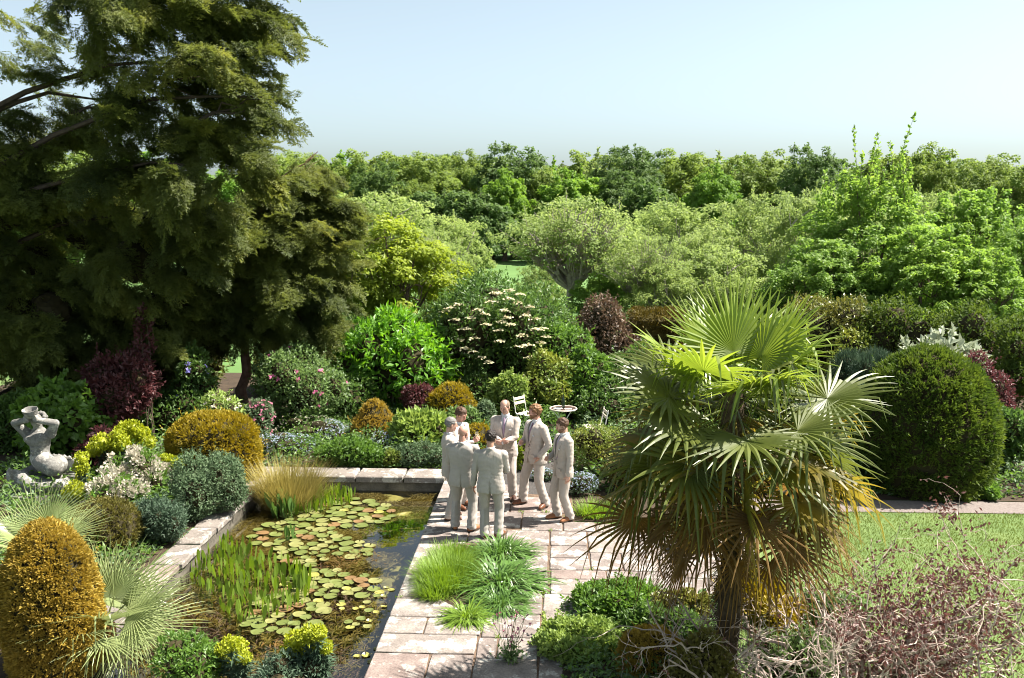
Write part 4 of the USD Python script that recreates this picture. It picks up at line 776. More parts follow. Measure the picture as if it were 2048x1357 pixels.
# ground cover that knits the beds together
def cover(name, u0, u1, v0, v1, n, m, seed, hmax, L0, W0):
    rg = np.random.default_rng(seed); q = np.column_stack([rg.uniform(u0, u1, n), rg.uniform(v0, v1, n)])
    p3 = np.column_stack([q * 1.1, np.full(n, seed * 1.0)]); hgt = hmax * np.clip((meshkit.fbm(p3, 3, seed) - .32) * 2.2, 0, 1); kp = hgt > .03; q, hgt = q[kp], hgt[kp]
    e = np.clip(np.minimum(np.minimum(q[:, 0] - u0, u1 - q[:, 0]), np.minimum(q[:, 1] - v0, v1 - q[:, 1])) / .3, .15, 1)
    P = Uarr(q, .02 + hgt * e * rg.uniform(.1, 1, len(q)) ** .5); A = rdirs(rg, len(P)); A[:, 2] = A[:, 2] * .5 + .25
    obj(name, leaves(P, A, rdirs(rg, len(P)) * .7 + [0, 0, .8], L0 * rg.uniform(.6, 1.3, len(P)), W0, .2), M[m], kind='stuff')
for k_, (m_, hm, sd_) in enumerate((('green', .55, 1), ('greygreen', .42, 2), ('elder', .7, 3))):
    cover('ground_cover', -9, -3.95, 1.0, 13, 9000, m_, 40 + sd_, hm, .11, .045); cover('ground_cover', -3.85, .82, 8.28, 14, 7000, m_, 50 + sd_, hm, .10, .042)
    cover('ground_cover', 2.5, 12, 6.9, 13.5, 9000, m_, 60 + sd_, hm, .11, .045); cover('ground_cover', .9, 2.45, 9.0, 13, 1500, m_, 70 + sd_, hm, .10, .042); cover('ground_cover', 2.2, 4.25, -2, 2.1, 2600, m_, 80 + sd_, hm * .8, .08, .035)
# growth that closes the beds
for (lab, px, top, w_, Y, m_) in (('dark leafy bush in the shade between burgundy acer and golden hedge', 335, 790, 170, 21.6, 'elder'), ('dark leafy bush in the shade left behind the statue', 30, 800, 150, 20.5, 'elder'), ('grey green low bush under the small yew trunk', 440, 838, 110, 21.0, 'greygreen'),
        ('dark green bush low behind the rose bush', 690, 760, 160, 23.4, 'elder'), ('dark bush under the flowering elder', 960, 760, 170, 24.2, 'elder'), ('dark bush in the shade right of the bistro table', 1225, 770, 170, 23.2, 'elder'), ('dark bush behind the middle of the palm', 1420, 720, 220, 23, 'yew_clip'),
        ('dark blue green bush between palm and clipped dome', 1690, 760, 140, 19.6, 'bluegreen'), ('dark low conifer at the palm right side by the lawn', 1668, 905, 90, 17.0, 'yew_clip'), ('dark green bush filling behind the palm right side', 1570, 740, 180, 21.5, 'elder'), ('leafy bush below the burgundy bush at the right edge', 2010, 800, 120, 18.8, 'elder'),
        ('dark bush at the back of the beds behind the copper bush', 1240, 640, 190, 28.6, 'far_dark'), ('dark bush at the back of the beds left of the elder', 900, 640, 160, 28.4, 'far_dark'), ('olive leaved bush behind the palm at the path edge', 1500, 860, 180, 18.0, 'olive'), ('green undergrowth left below the lime leaved tree', 700, 640, 190, 28, 'far_dark')):
    shrub('bush', lab, 'bush', px, top, w_, Y, m_, 3800, .11, .055, k=11)
# low blue and white haze flowers (countless)
def haze_flowers(name, label, px, top, w_, Y, n, leaf='greygreen', m='blue_fl', sq=.6):
    t, lb, rg = shrub(name, label, 'plant', px, top, w_, Y, leaf, n * 3, .05, .018, k=7, squash=sq, up=.5)
    scatter_flowers(t, lb, rg, n, .022, m, 'blossom', 5, .35, front=False)
haze_flowers('forget_me_not', 'pale blue forget-me-nots behind the straw coloured grass', 565, 868, 130, 20.0, 420)
haze_flowers('forget_me_not', 'pale blue flowers left of the bronze ball', 672, 846, 100, 20.9, 320)
haze_flowers('forget_me_not', 'pale blue flowers in front of the bronze ball', 765, 872, 80, 19.9, 200)
haze_flowers('forget_me_not', 'pale blue flowers at the terrace edge behind the right hand men', 1160, 950, 110, 17.3, 360)
haze_flowers('forget_me_not', 'pale blue flowers behind the bearded man in the wide stance', 1085, 940, 70, 18.2, 200)
haze_flowers('perennial', 'mixed pale low flowers along the shaded bed under the rose', 600, 836, 170, 21.0, 160, 'green', 'white_fl')

# ---------------------------------------------------------------- grasses, strap leaved plants, water plants
def tuft(name, label, uvc, spread, n, L0, W0, bend, m, z=0.02, up=1.1, kind_='plant', seed=0, st=5, lean=(0, 0), ring=.3):
    rg = np.random.default_rng(700 + seed); base = U(*uvc, z); t = thing(name, label, kind_, base)
    a = rg.uniform(0, 6.28, n); r = rg.uniform(0, 1, n) ** .6
    P = np.column_stack([np.cos(a) * r * spread[0], np.sin(a) * r * spread[1], np.zeros(n) - .02])
    A = np.column_stack([np.cos(a) * r * ring * 2 + lean[0], np.sin(a) * r * ring * 2 + lean[1], np.full(n, up)]) + rg.normal(size=(n, 3)) * .22
    obj('leaf_tuft', straps(P, A, L0 * rg.uniform(.6, 1.2, n), W0 * rg.uniform(.7, 1.2, n), bend * rg.uniform(.4, 1.3, n), st=st), M[m], t, kind='stuff')
    return t
def uv_of(px, py):
    p = G(px, py); dx, dy = p[0] - P0[0], p[1] - P0[1]
    return (dx * math.cos(TH) - dy * math.sin(TH), dx * math.sin(TH) + dy * math.cos(TH))
obj('planting_soil', (lambda q: (np.vstack([Uarr([(1.05, 2.9)], .07), q]), np.array([[0, i + 1, (i + 1) % len(q) + 1] for i in range(len(q))])))(Uarr([(.5, 2.0), (.95, 1.5), (1.3, 1.6), (1.55, 2.4), (1.6, 3.4), (1.3, 4.1), (.65, 4.0), (.45, 3.0)], .036)), M['soil'], kind='structure')
tuft('grass_clump', 'fine upright green grass filling the pond side of the terrace planting', uv_of(893, 1165), (.36, .52), 2600, .44, .010, .45, 'grass', .04, seed=1, ring=.35)
tuft('grass_clump', 'shorter bright grass at the near left of the terrace planting', uv_of(872, 1196), (.22, .2), 900, .30, .010, .5, 'grass', .04, seed=2)
tuft('agapanthus', 'broad strap leaved clump at the right of the terrace planting', uv_of(1000, 1170), (.42, .55), 620, .62, .036, .85, 'strap', .04, seed=3, ring=.8, up=.9)
tuft('daylily', 'strap leaved clump at the back of the terrace planting by the dark haired man', uv_of(1000, 1112), (.34, .28), 520, .50, .028, .8, 'strap', .04, seed=10, ring=.7, up=1.0)
tuft('grass_clump', 'tufted grass at the back left of the terrace planting', uv_of(905, 1122), (.3, .22), 800, .36, .011, .5, 'grass', .04, seed=11)
tuft('daylily', 'fountain of narrow green leaves at the near tip of the terrace planting', uv_of(934, 1240), (.16, .16), 620, .46, .015, .95, 'grass', .04, seed=4, ring=1.0, up=.8)
tuft('daylily', 'arching narrow leaved clump between the near tip and the strap leaved clump', uv_of(1000, 1215), (.30, .26), 800, .46, .015, .9, 'strap', .04, seed=5, ring=.9, up=.8)
tuft('grass_clump', 'straw and green tall grass tuft in the far left pond corner', uv_of(575, 990), (.50, .38), 2400, 1.05, .009, .3, 'straw', -.2, seed=6, ring=.4, up=1.4)
tuft('grass_clump', 'bright green grass tuft beside the paving behind the rightmost man', uv_of(1195, 1032), (.35, .25), 700, .36, .014, .5, 'grass', .03, seed=7)
tuft('grass_clump', 'bright green grass tuft at the far kerb next to the left men', uv_of(868, 930), (.4, .25), 500, .34, .012, .6, 'grass', .03, seed=8)
tuft('daylily', 'bright strap leaved clump under the palm beside the paving', (3.15, 1.95), (.4, .3), 520, .5, .025, .8, 'strap', .03, seed=9, ring=.7)
def reeds(name, label, poly, n, L0, W0, seed, m='water_leaf', z=WZ - .12, cat_='water plant', upr=1.6):
    rg = np.random.default_rng(800 + seed); pts = []
    sp = sg.Polygon([uv_of(*p) for p in poly]); x0, y0, x1, y1 = sp.bounds
    while len(pts) < n:
        q = (rg.uniform(x0, x1), rg.uniform(y0, y1))
        if sp.contains(sg.Point(q)) and PU + .08 < q[0] < -.05 and q[1] < PV1 - .05: pts.append(q)
    c = np.mean(pts, 0); base = U(c[0], c[1], z); t = thing(name, label, cat_, base)
    P = Uarr(pts, z) - base; k = len(P)
    A = np.column_stack([rg.normal(0, .17, k), rg.normal(0, .17, k), np.full(k, upr)])
    a = rg.uniform(0, 6.28, k); side = np.column_stack([np.cos(a), np.sin(a), np.zeros(k)])
    prof = lambda t_: 0.16 if t_ < .45 else (.16 + .84 * math.sin(min(1, (t_ - .42) / .58) * math.pi * .93) ** .8)
    obj('leaf_stand', straps(P, A, L0 * rg.uniform(.6, 1.2, k), W0 * rg.uniform(.7, 1.25, k), .04, side=side, st=8, prof=prof), M[m], t, kind='stuff')
reeds('pickerel_weed', 'stand of upright spear leaved water plants near the left kerb', [(365, 1110), (455, 1058), (520, 1090), (590, 1120), (610, 1180), (520, 1220), (470, 1215), (400, 1150)], 280, .37, .055, 1)
reeds('pickerel_weed', 'thin outlying spear leaves standing among the lily pads', [(590, 1130), (620, 1130), (620, 1165), (590, 1170)], 26, .5, .06, 2)
reeds('water_iris', 'bright yellow green water plants in front of the far kerb', [(545, 985), (640, 965), (715, 968), (700, 985), (620, 1008), (560, 1008)], 280, .36, .04, 3)
reeds('water_iris', 'small dark green water plant by the far left pond corner', [(545, 995), (580, 992), (585, 1015), (550, 1018)], 40, .5, .1, 4, 'strap')
reeds('water_iris', 'tiny water plant left of the far raft of lily pads', [(570, 1048), (590, 1045), (592, 1055), (572, 1058)], 14, .3, .06, 5, 'strap')
# lily pads: each pad a part of its plant
padm = [L('lily_pad_%s' % nme, cols, .15, None, .35, .5, 3.0, .6) for nme, cols in (('green', [(0.075, .105, .035), (.12, .15, .055)]), ('pale', [(.12, .14, .06), (.175, .19, .09)]), ('yellow', [(.17, .19, .06), (.24, .24, .08)]), ('red', [(.11, .075, .04), (.17, .115, .065)]))]
def pad_mesh(r, rg, dip=.0):
    n = 18; a0 = rg.uniform(0, 6.28); a = a0 + .16 + np.arange(n) / (n - 1) * (2 * math.pi - .32)
    rr = r * (1 + .04 * np.sin(a * 3 + a0) + rg.normal(0, .015, n)); tilt = rg.normal(0, .03, 2)
    ring = np.column_stack([np.cos(a) * rr, np.sin(a) * rr, np.zeros(n)]); mid = ring * .6
    ring[:, 2] = .004 + rg.uniform(0, .012) * np.abs(np.sin(a * 1.5 + a0)) + ring[:, :2] @ tilt
    ctr = np.array([[.08 * r * math.cos(a0), .08 * r * math.sin(a0), .002]])
    V = np.vstack([ctr, mid, ring]); F = []
    for i in range(n - 1): F += [[0, 1 + i, 2 + i], [1 + i, 1 + n + i, 2 + n + i], [1 + i, 2 + n + i, 2 + i]]
    lo = V.copy(); lo[:, 2] -= .004; m = len(V); F = F + [[q[0] + m, q[2] + m, q[1] + m] for q in F]
    for i in range(n - 1): F += [[1 + n + i, 1 + n + i + m, 2 + n + i + m], [1 + n + i, 2 + n + i + m, 2 + n + i]]
    return np.vstack([V, lo]), np.array(F)
pad_done = []
def lily(label, ells, n, rpx, seed, mix=(.55, .33, .05, .07)):
    rg = np.random.default_rng(900 + seed); t = None; got = 0; tries = 0
    while got < n and tries < 6000:
        tries += 1; e = ells[rg.integers(len(ells))]; a = rg.uniform(0, 6.28); s = math.sqrt(rg.random())
        px, py = e[0] + e[2] * s * math.cos(a), e[1] + e[3] * s * math.sin(a); p = G(px, py, WZ)
        r = rpx * p[1] / FPX * rg.uniform(.7, 1.2)
        if any(np.hypot(p[0] - q[0], p[1] - q[1]) < (r + q[2]) * .93 for q in pad_done): continue
        dx, dy = p[0] - P0[0], p[1] - P0[1]; uu_, vv_ = dx * math.cos(TH) - dy * math.sin(TH), dx * math.sin(TH) + dy * math.cos(TH)
        if not (PU + r < uu_ < -r and PV0 + r < vv_ < PV1 - r): continue
        if t is None: base = p.copy(); base[2] = WZ; t = thing('water_lily', label, 'water lily', base)
        pad_done.append((p[0], p[1], r)); got += 1
        v, f = pad_mesh(r, rg); k = rg.choice(4, p=mix)
        obj('lily_pad', (v + [p[0] - base[0], p[1] - base[1], .004 + .003 * rg.random()], f), padm[k], t, label='reddish brown lily pad' if k == 3 else None)
lily('dense far raft of lily pads below the left men', [(690, 1026, 100, 28), (640, 1034, 70, 22)], 74, 13.5, 1, (.5, .35, .05, .10))
lily('lily pads left of the far raft towards the kerb', [(620, 1052, 50, 16), (560, 1072, 60, 26), (600, 1085, 60, 26)], 66, 13, 2, (.5, .33, .05, .12))
lily('scattered lily pads in the middle of the pond', [(650, 1088, 55, 22), (610, 1112, 50, 20), (705, 1100, 40, 16)], 40, 14, 3, (.5, .33, .05, .12))
lily('middle raft of lily pads beside the spear leaved plants', [(640, 1165, 70, 26), (705, 1172, 50, 22), (615, 1188, 50, 24)], 66, 14, 4, (.5, .35, .06, .09))
lily('near raft of large lily pads above the yellow euphorbia', [(560, 1210, 55, 22), (540, 1245, 50, 25), (610, 1220, 40, 22), (600, 1245, 40, 18)], 50, 17.5, 5, (.62, .25, .03, .10))
lily('yellowish loose lily leaves on the open near water', [(770, 1185, 22, 14), (745, 1210, 25, 18), (705, 1215, 40, 14), (720, 1250, 25, 14), (745, 1310, 35, 16)], 24, 9, 6, (.1, .3, .6, 0))
# dead brown leaves drifting
rg = np.random.default_rng(77); P = []
for (px, py, n) in ((680, 1118, 90), (720, 1110, 70), (560, 1295, 60), (665, 1135, 60)):
    for k in range(n): P.append(G(px + rg.normal() * 22, py + rg.normal() * 9, WZ + .006))
P = np.array(P); A = rdirs(rg, len(P)) * [1, 1, .15]
obj('floating_debris', leaves(P, A, np.array([0, 0, 1.0]) + .2 * rdirs(rg, len(P)), .09, .016, .1), M['palm_dead'], kind='stuff')
# ---------------------------------------------------------------- fan palms
def fan_leaf(rg, base, d, pet, R, nseg=34, spread=150, split=.5, droop=.25, cup=.12, nrm=None, wmul=1.0, sagp=.1, roll=.12):
    """petiole and a pleated fan of folded segments, split towards their drooping tips."""
    d = unit(d); up = np.array([0, 0, 1.0])
    n = unit(up - (up @ d) * d) if nrm is None else unit(nrm - (nrm @ d) * d)
    n = unit(n + rg.normal(size=3) * roll); n = unit(n - (n @ d) * d); s = np.cross(d, n)
    tip = base + d * pet - up * sagp * pet ** 2 * (1 - abs(d[2]))
    pts = curve(base, tip, .03 * pet, 5); ms = [tube(pts, np.linspace(.013, .008, 5), 5)]
    ph = np.radians(np.linspace(-spread, spread, nseg)); dphi = ph[1] - ph[0]; T = np.linspace(0, 1, 8); V = []; st = len(T)
    for k, p in enumerate(ph):
        l = R * (1 - .28 * abs(p / math.radians(180)) ** 1.5) * rg.uniform(.9, 1.06)
        e = math.cos(p) * d + math.sin(p) * s; b = -math.sin(p) * d + math.cos(p) * s
        dr = droop * rg.uniform(.5, 1.6); kink = rg.uniform(.45, .8) if rg.random() < droop * 1.2 else 2
        for t in T:
            z = cup * l * t * t * n - up * dr * l * max(0, t - .35) ** 2 * 1.5
            if t > kink: z = z - up * l * (t - kink) * 1.1 - e * l * (t - kink) * .55
            c = tip + e * l * t + z
            w = min(l * t * abs(dphi) * .54, l * split * abs(dphi) * .54 * max(.04, ((1 - t) / (1 - split)) ** .8) if t > split else 9) * wmul + .0012
            V += [c - b * w, c + n * w * .55, c + b * w]
    V = np.array(V); F = []
    for k in range(nseg):
        o = k * st * 3
        for i in range(st - 1):
            q = o + i * 3
            for a in (0, 1): F += [[q + a, q + a + 1, q + a + 4], [q + a, q + a + 4, q + a + 3]]
    ms.append((V, np.array(F)))
    return cat(*ms)
pb = np.array([D(1464, 900, 9.9)[0], 9.9, 0.0])
palm = thing('windmill_palm', 'shaggy windmill palm with green top fans and a skirt of dead brown ones', 'palm', pb)
rg = np.random.default_rng(303); TZ = 3.42
z = np.linspace(-.05, TZ, 40); tv = []
v_, f_ = tube(np.column_stack([.03 * np.sin(z * 1.2), .03 * np.cos(z), z]), .105 + .02 * np.sin(z * 2.1) + rg.normal(0, .006, 40), 14)
hair_n = 2600; hz = rg.uniform(.05, TZ, hair_n); ha = rg.uniform(0, 6.28, hair_n)
hp = np.column_stack([.1 * np.cos(ha), .1 * np.sin(ha), hz]); hd = np.column_stack([np.cos(ha) * .5, np.sin(ha) * .5, rg.normal(-.5, .5, hair_n)])
obj('trunk', cat((v_, f_), leaves(hp, hd, rdirs(rg, hair_n), rg.uniform(.06, .16, hair_n), .008, .1)), M['palm_trunk'], palm)
def palm_ring(n, el0, el1, pet, R, m, zlo, zhi, seed, label=None, azs=None, **kw):
    r2 = np.random.default_rng(seed)
    for k in range(n):
        a = (k + r2.uniform(-.3, .3)) / n * 2 * math.pi if azs is None else math.radians(azs[k])
        el = math.radians(r2.uniform(el0, el1)); d = np.array([math.cos(a) * math.cos(el), math.sin(a) * math.cos(el), math.sin(el)])
        b = np.array([.06 * math.cos(a), .06 * math.sin(a), r2.uniform(zlo, zhi)])
        obj('fan_leaf', fan_leaf(r2, b, d, pet * r2.uniform(.85, 1.15), R * r2.uniform(.9, 1.1), **kw), M[m], palm, label=label)
# spear and top fans, the big backlit one leaning away from the house
obj('fan_leaf', fan_leaf(rg, np.array([0, 0, 3.38]), np.array([-.02, .10, 1.0]), .42, .86, 34, 118, .40, .03, .04, nrm=np.array([.15, -1, .25])), M['palm_young'], palm)
obj('fan_leaf', fan_leaf(rg, np.array([.03, 0, 3.38]), np.array([.5, -.05, .8]), .45, .78, 30, 130, .38, .06, .06, nrm=np.array([-.2, -.7, .7]), roll=.3), M['palm_young'], palm)
obj('fan_leaf', fan_leaf(rg, np.array([0, 0, 3.38]), np.array([-.45, .2, .75]), .5, .76, 30, 130, .38, .08, .06, nrm=np.array([.6, -.6, .5]), roll=.3), M['palm_young'], palm)
obj('fan_leaf', fan_leaf(rg, np.array([.03, .02, 3.38]), np.array([.7, .3, .6]), .6, .76, 30, 125, .38, .10, .05, nrm=np.array([-.5, -.1, .8]), roll=.3), M['palm_young'], palm)
obj('fan_leaf', fan_leaf(rg, np.array([0, 0, 3.38]), np.array([.12, .5, .9]), .45, .8, 32, 120, .42, .05, .05, nrm=np.array([0, -1, .3])), M['palm_young'], palm)
obj('fan_leaf', fan_leaf(rg, np.array([0, 0, 3.38]), np.array([.25, -.6, .35]), .5, .72, 28, 140, .38, .35, .05, roll=.4), M['palm_old'], palm)
palm_ring(8, 14, 58, .62, .74, 'palm_young', 3.27, 3.42, 1, nseg=30, spread=145, droop=.25, split=.38, roll=.4)
palm_ring(11, -10, 26, .82, .76, 'palm_old', 3.17, 3.37, 2, nseg=28, spread=145, droop=.24, split=.38, roll=.35)
palm_ring(11, -28, -4, .88, .74, 'palm_old', 3.07, 3.32, 3, nseg=27, spread=145, droop=.3, split=.35, roll=.4)
palm_ring(6, -30, -8, .92, .74, 'palm_yellow', 3.07, 3.27, 13, label='yellowing fan leaf', nseg=27, spread=145, droop=.28, split=.35, roll=.4)
palm_ring(11, -44, -20, .98, .74, 'palm_yellow', 2.97, 3.17, 4, label='yellowing drooping fan leaf', nseg=26, spread=140, droop=.3, split=.35, roll=.4)
palm_ring(12, -52, -26, 1.02, .72, 'palm_dead', 2.67, 3.07, 5, label='dead brown fan leaf', nseg=25, spread=130, droop=.36, split=.3, wmul=.85, roll=.5)
palm_ring(11, -64, -42, .95, .68, 'palm_dead', 2.47, 2.87, 6, label='dead brown fan leaf', nseg=24, spread=120, droop=.36, split=.28, wmul=.75, roll=.5)

def low_palm(label, base, heads, R, pet, m, seed, nseg=34, groupdirs=None):
    t = thing('fan_palm', label, 'palm', base); r2 = np.random.default_rng(seed)
    obj('trunk', tube([(0, 0, -.03), (0.02, 0, heads)], [.12, .09], 9), M['palm_dead'], t)
    for d in groupdirs:
        dd = unit(np.array(d[:3], float)); nr = np.array(d[3:6], float) if len(d) >= 6 else None
        obj('fan_leaf', fan_leaf(r2, np.array([0, 0, heads]), dd, pet * r2.uniform(.85, 1.15), R * r2.uniform(.85, 1.08), nseg, 105, .3, .12, .06, nrm=nr, wmul=.75, sagp=.05, roll=.3), M[m], t)
    return t
lp = D(215, 1300, 10.9); lp[2] = 0
low_palm('silver green fan palm beside the bronze dome in the near left corner', lp, .40, .86, .32, 'fan_silver', 5,
         38, [(.75, -.1, .35, -.3, -.8, .8), (.25, .1, .8, .5, -.8, .3), (-.1, .3, .9, .3, -1, .2), (.8, -.5, .05, 0, -.5, 1), (.55, .35, .55, -.2, -.9, .5), (.1, -.7, .4, .2, .3, 1), (-.6, .1, .6), (.7, .6, .2), (.3, -.9, -.05), (-.4, -.7, .2), (.9, .1, -.1, -.1, -.4, 1), (-.3, .7, .5)])
lp2 = D(78, 1090, 12.6); lp2[2] = 0
low_palm('silvery fan palm half hidden behind the bronze dome below the statue', lp2, .65, .78, .35, 'fan_silver', 6,
         34, [(.7, .0, .45, -.4, -.8, .6), (.3, .1, .9, .6, -.8, .2), (-.2, .2, .9, .2, -1, .2), (.9, -.2, .1, 0, -.6, 1), (-.7, .1, .5), (.2, -.8, .3), (.6, .6, .4)])

# ---------------------------------------------------------------- near right bed
shrub('geranium_mound', 'pale green cut leaved mound at the lower edge of the paving', 'plant', 1165, 1258, 180, 11.1, 'pale', 6000, .075, .05, k=12, up=.4, squash=.9)
shrub('geranium_mound', 'fresh green cut leaved mound under the palm beside the paving', 'plant', 1245, 1180, 170, 12.1, 'green', 6500, .07, .045, k=12, up=.4, squash=.9)
shrub('bush', 'dark leaved low plants between the two green mounds and the palm trunk', 'plant', 1345, 1225, 150, 11.2, 'elder', 3600, .10, .06, k=9)
shrub('bush', 'cream and brown mottled leafy plant at the foot of the palm', 'plant', 1378, 1180, 105, 11.7, 'photinia', 1500, .10, .07, k=8)
clipped('clipped_yew', 'bronze clipped ball at the bottom edge under the palm', 1316, 1262, 146, 10.35, 'bronze', 20000, .034, .014, seed=17, wob=.06)
clipped('clipped_yew', 'gold clipped yew column behind the palm trunk', 1522, 1150, 135, 12.3, 'gold', 16000, .05, .02, seed=18, wob=.1)
shrub('bush', 'gold leaved bush at the bottom beside the palm trunk', 'bush', 1590, 1210, 120, 11.6, 'gold', 4500, .07, .03, k=9)
shrub('shrub', 'small gold green shrub hidden behind the palm at the terrace edge', 'shrub', 1395, 1052, 80, 14.4, 'gold', 3000, .06, .03, k=7)
shrub('perennial', 'green low growth at the lawn edge behind the bare twigs', 'plant', 1690, 1190, 150, 11.6, 'rose', 2600, .07, .03, k=9)
shrub('shrub', 'dull red brown leafy growth under the bare twigs at the lower right', 'shrub', 1830, 1215, 300, 10.2, 'red_leaf', 1900, .06, .03, k=14, core=0)
shrub('perennial', 'green leafy growth under the left end of the bare twigs', 'plant', 1600, 1262, 190, 9.9, 'rose', 2600, .065, .03, k=10)
shrub('bush', 'olive leaved bush hiding the foot of the palm trunk', 'bush', 1415, 1245, 130, 9.45, 'olive', 2600, .07, .035, k=9)
# aquilegia with thin pink flowers
t = thing('columbine', 'thin stemmed pink columbine growing from a paving joint', 'plant', D(1022, 1300, 10.75) * [1, 1, 0]); rg = np.random.default_rng(88)
ms, fl = [], []
for k in range(26):
    a = rg.uniform(0, 6.28); e = np.array([math.cos(a) * .24, math.sin(a) * .2, 0]) * rg.uniform(.2, 1) + [0, 0, rg.uniform(.25, .62)]
    ms.append(tube(curve((rg.normal() * .04, rg.normal() * .04, 0), e, .03, 5, rg, .012), .003, 4, False)); q = 6
    fl.append(leaves(np.tile(e, (q, 1)), rdirs(rg, q), rdirs(rg, q), .028, .02, .1))
ms.append(leaves(rg.normal(size=(160, 3)) * [.08, .08, .04] + [0, 0, .1], rdirs(rg, 160), np.array([0, 0, 1.0]) + .5 * rdirs(rg, 160), .05, .035, .1))
obj('stem', cat(*ms), M['rose'], t); obj('blossom', cat(*fl), M['pink_fl'], t)
flower_heads('euphorbia', 'yellow euphorbia on the near pond bank under the lily pads', 610, 10.15, [(592, 1285, 22), (618, 1272, 20), (636, 1268, 17), (610, 1300, 24), (652, 1300, 13), (640, 1290, 16), (578, 1305, 18), (655, 1290, 10)], 18, nl=700)
flower_heads('euphorbia', 'yellow euphorbia beside the near silver fan palm', 466, 10.15, [(462, 1290, 18), (448, 1302, 17), (478, 1296, 18), (470, 1312, 20), (490, 1318, 14), (440, 1325, 16)], 17, nl=600)
shrub('perennial', 'low grey green foliage along the near pond bank', 'plant', 560, 1322, 180, 9.95, 'bluegreen', 2600, .06, .02, k=9)
shrub('perennial', 'green foliage under the near silver fan palm', 'plant', 330, 1290, 170, 10.3, 'green', 2200, .08, .03, k=9)
# bare twiggy plum with red leaves
tp = np.array([D(1690, 1300, 9.7)[0], 9.7, 0.0]); t = thing('plum_shrub', 'sprawling bare twigged shrub with dull red young leaves at the lower right', 'shrub', tp); rg = np.random.default_rng(404)
ms, tips, lf = [], [], []
for k in range(95):
    a = rg.uniform(0, 6.28); b = np.array([rg.uniform(-1.7, 1.6), rg.uniform(-.6, .5), rg.uniform(.1, .6)]); H = rg.uniform(.55, 1.0) * (1.15 if b[0] > .3 else .85)
    m1, t1 = twigs(rg, 1, b, .1, H, .013, 3, .15 if b[0] < .3 else .5, 4, .33); ms += m1; tips += t1
for k in range(12):   # main limbs
    e = np.array([rg.uniform(-1.5, 1.6), rg.uniform(-.5, .5), rg.uniform(.5, 1.35)])
    ms.append(tube(curve((rg.normal() * .1, rg.normal() * .1, -.03), e, .2, 8, rg, .06), np.linspace(.030, .010, 8), 5))
for a, b in (((-.3, .1, .6), (-1.25, .1, 1.55)), ((-.2, 0, .8), (-.62, .2, 1.9)), ((.1, 0, .8), (.55, .1, 2.0)), ((.3, .1, .6), (1.15, .2, 1.95)), ((-.4, 0, .5), (-1.35, -.1, .95)), ((0, 0, .6), (.2, .1, 1.75))):
    ms.append(tube(curve(a, b, .12, 9, rg, .05), np.linspace(.010, .003, 9), 4, False))
for p, d in tips:
    if p[0] > .05 + rg.normal() * .25 or rg.random() < .05:
        k = rg.integers(4, 9); tt = rg.uniform(-.25, .05, k)[:, None]; lf.append(leaves(p + d * tt + rg.normal(size=(k, 3)) * .02, rdirs(rg, k) + d * .4, rdirs(rg, k) + [0, 0, .5], rg.uniform(.04, .075, k), .028, .15))
for c, s, k in (((1.1, .1, 1.45), .18, 110), ((.75, .1, 1.15), .22, 150), ((1.35, 0, .95), .25, 200), ((.6, 0, .75), .25, 150), ((1.45, .1, 1.3), .15, 90), ((.45, .2, 1.35), .14, 80), ((1.0, 0, .6), .3, 220)):
    P = np.array(c) + rg.normal(size=(k, 3)) * s; lf.append(leaves(P, rdirs(rg, k), rdirs(rg, k) + [0, 0, .5], rg.uniform(.04, .075, k), .028, .15))
obj('branch', cat(*ms), M['twig'], t); obj('foliage', cat(*lf), M['red_leaf'], t)
# lawn grass
rg = np.random.default_rng(55); n = 60000
q = np.column_stack([rg.uniform(4.3, 10.5, n), rg.uniform(-1.5, 5.98, n)]); q = q[~((q[:, 0] < 5.5) & (q[:, 1] > 3.2))]
P = Uarr(q, .018); A = np.column_stack([rg.normal(0, .45, len(P)), rg.normal(0, .45, len(P)), np.ones(len(P))])
obj('lawn_grass', leaves(P, A, rdirs(rg, len(P)) + .01, rg.uniform(.025, .05, len(P)), .011, .1), M['lawn_blade'], kind='stuff')
# weeds in the paving joints
rg = np.random.default_rng(56); ms = []
for (u, v, k) in ((1.96, 1.5, 14), (1.93, 2.2, 30), (1.18, 1.0, 10), (2.02, 4.75, 10), (.02, 1.97, 14), (1.42, .8, 12), (1.92, .82, 14), (.7, 1.37, 8), (2.62, 3.07, 8), (1.52, 5.66, 16), (1.95, 5.67, 20), (2.3, 5.4, 40)):
    P = Uarr([(u, v)] * k, .03) + rg.normal(size=(k, 3)) * [.03, .03, .002]; ms.append(leaves(P, np.column_stack([rg.normal(0, .6, k), rg.normal(0, .6, k), np.full(k, .8)]), rdirs(rg, k), rg.uniform(.03, .07, k), .012, .1))
obj('joint_weeds', cat(*ms), M['grass'], kind='stuff')

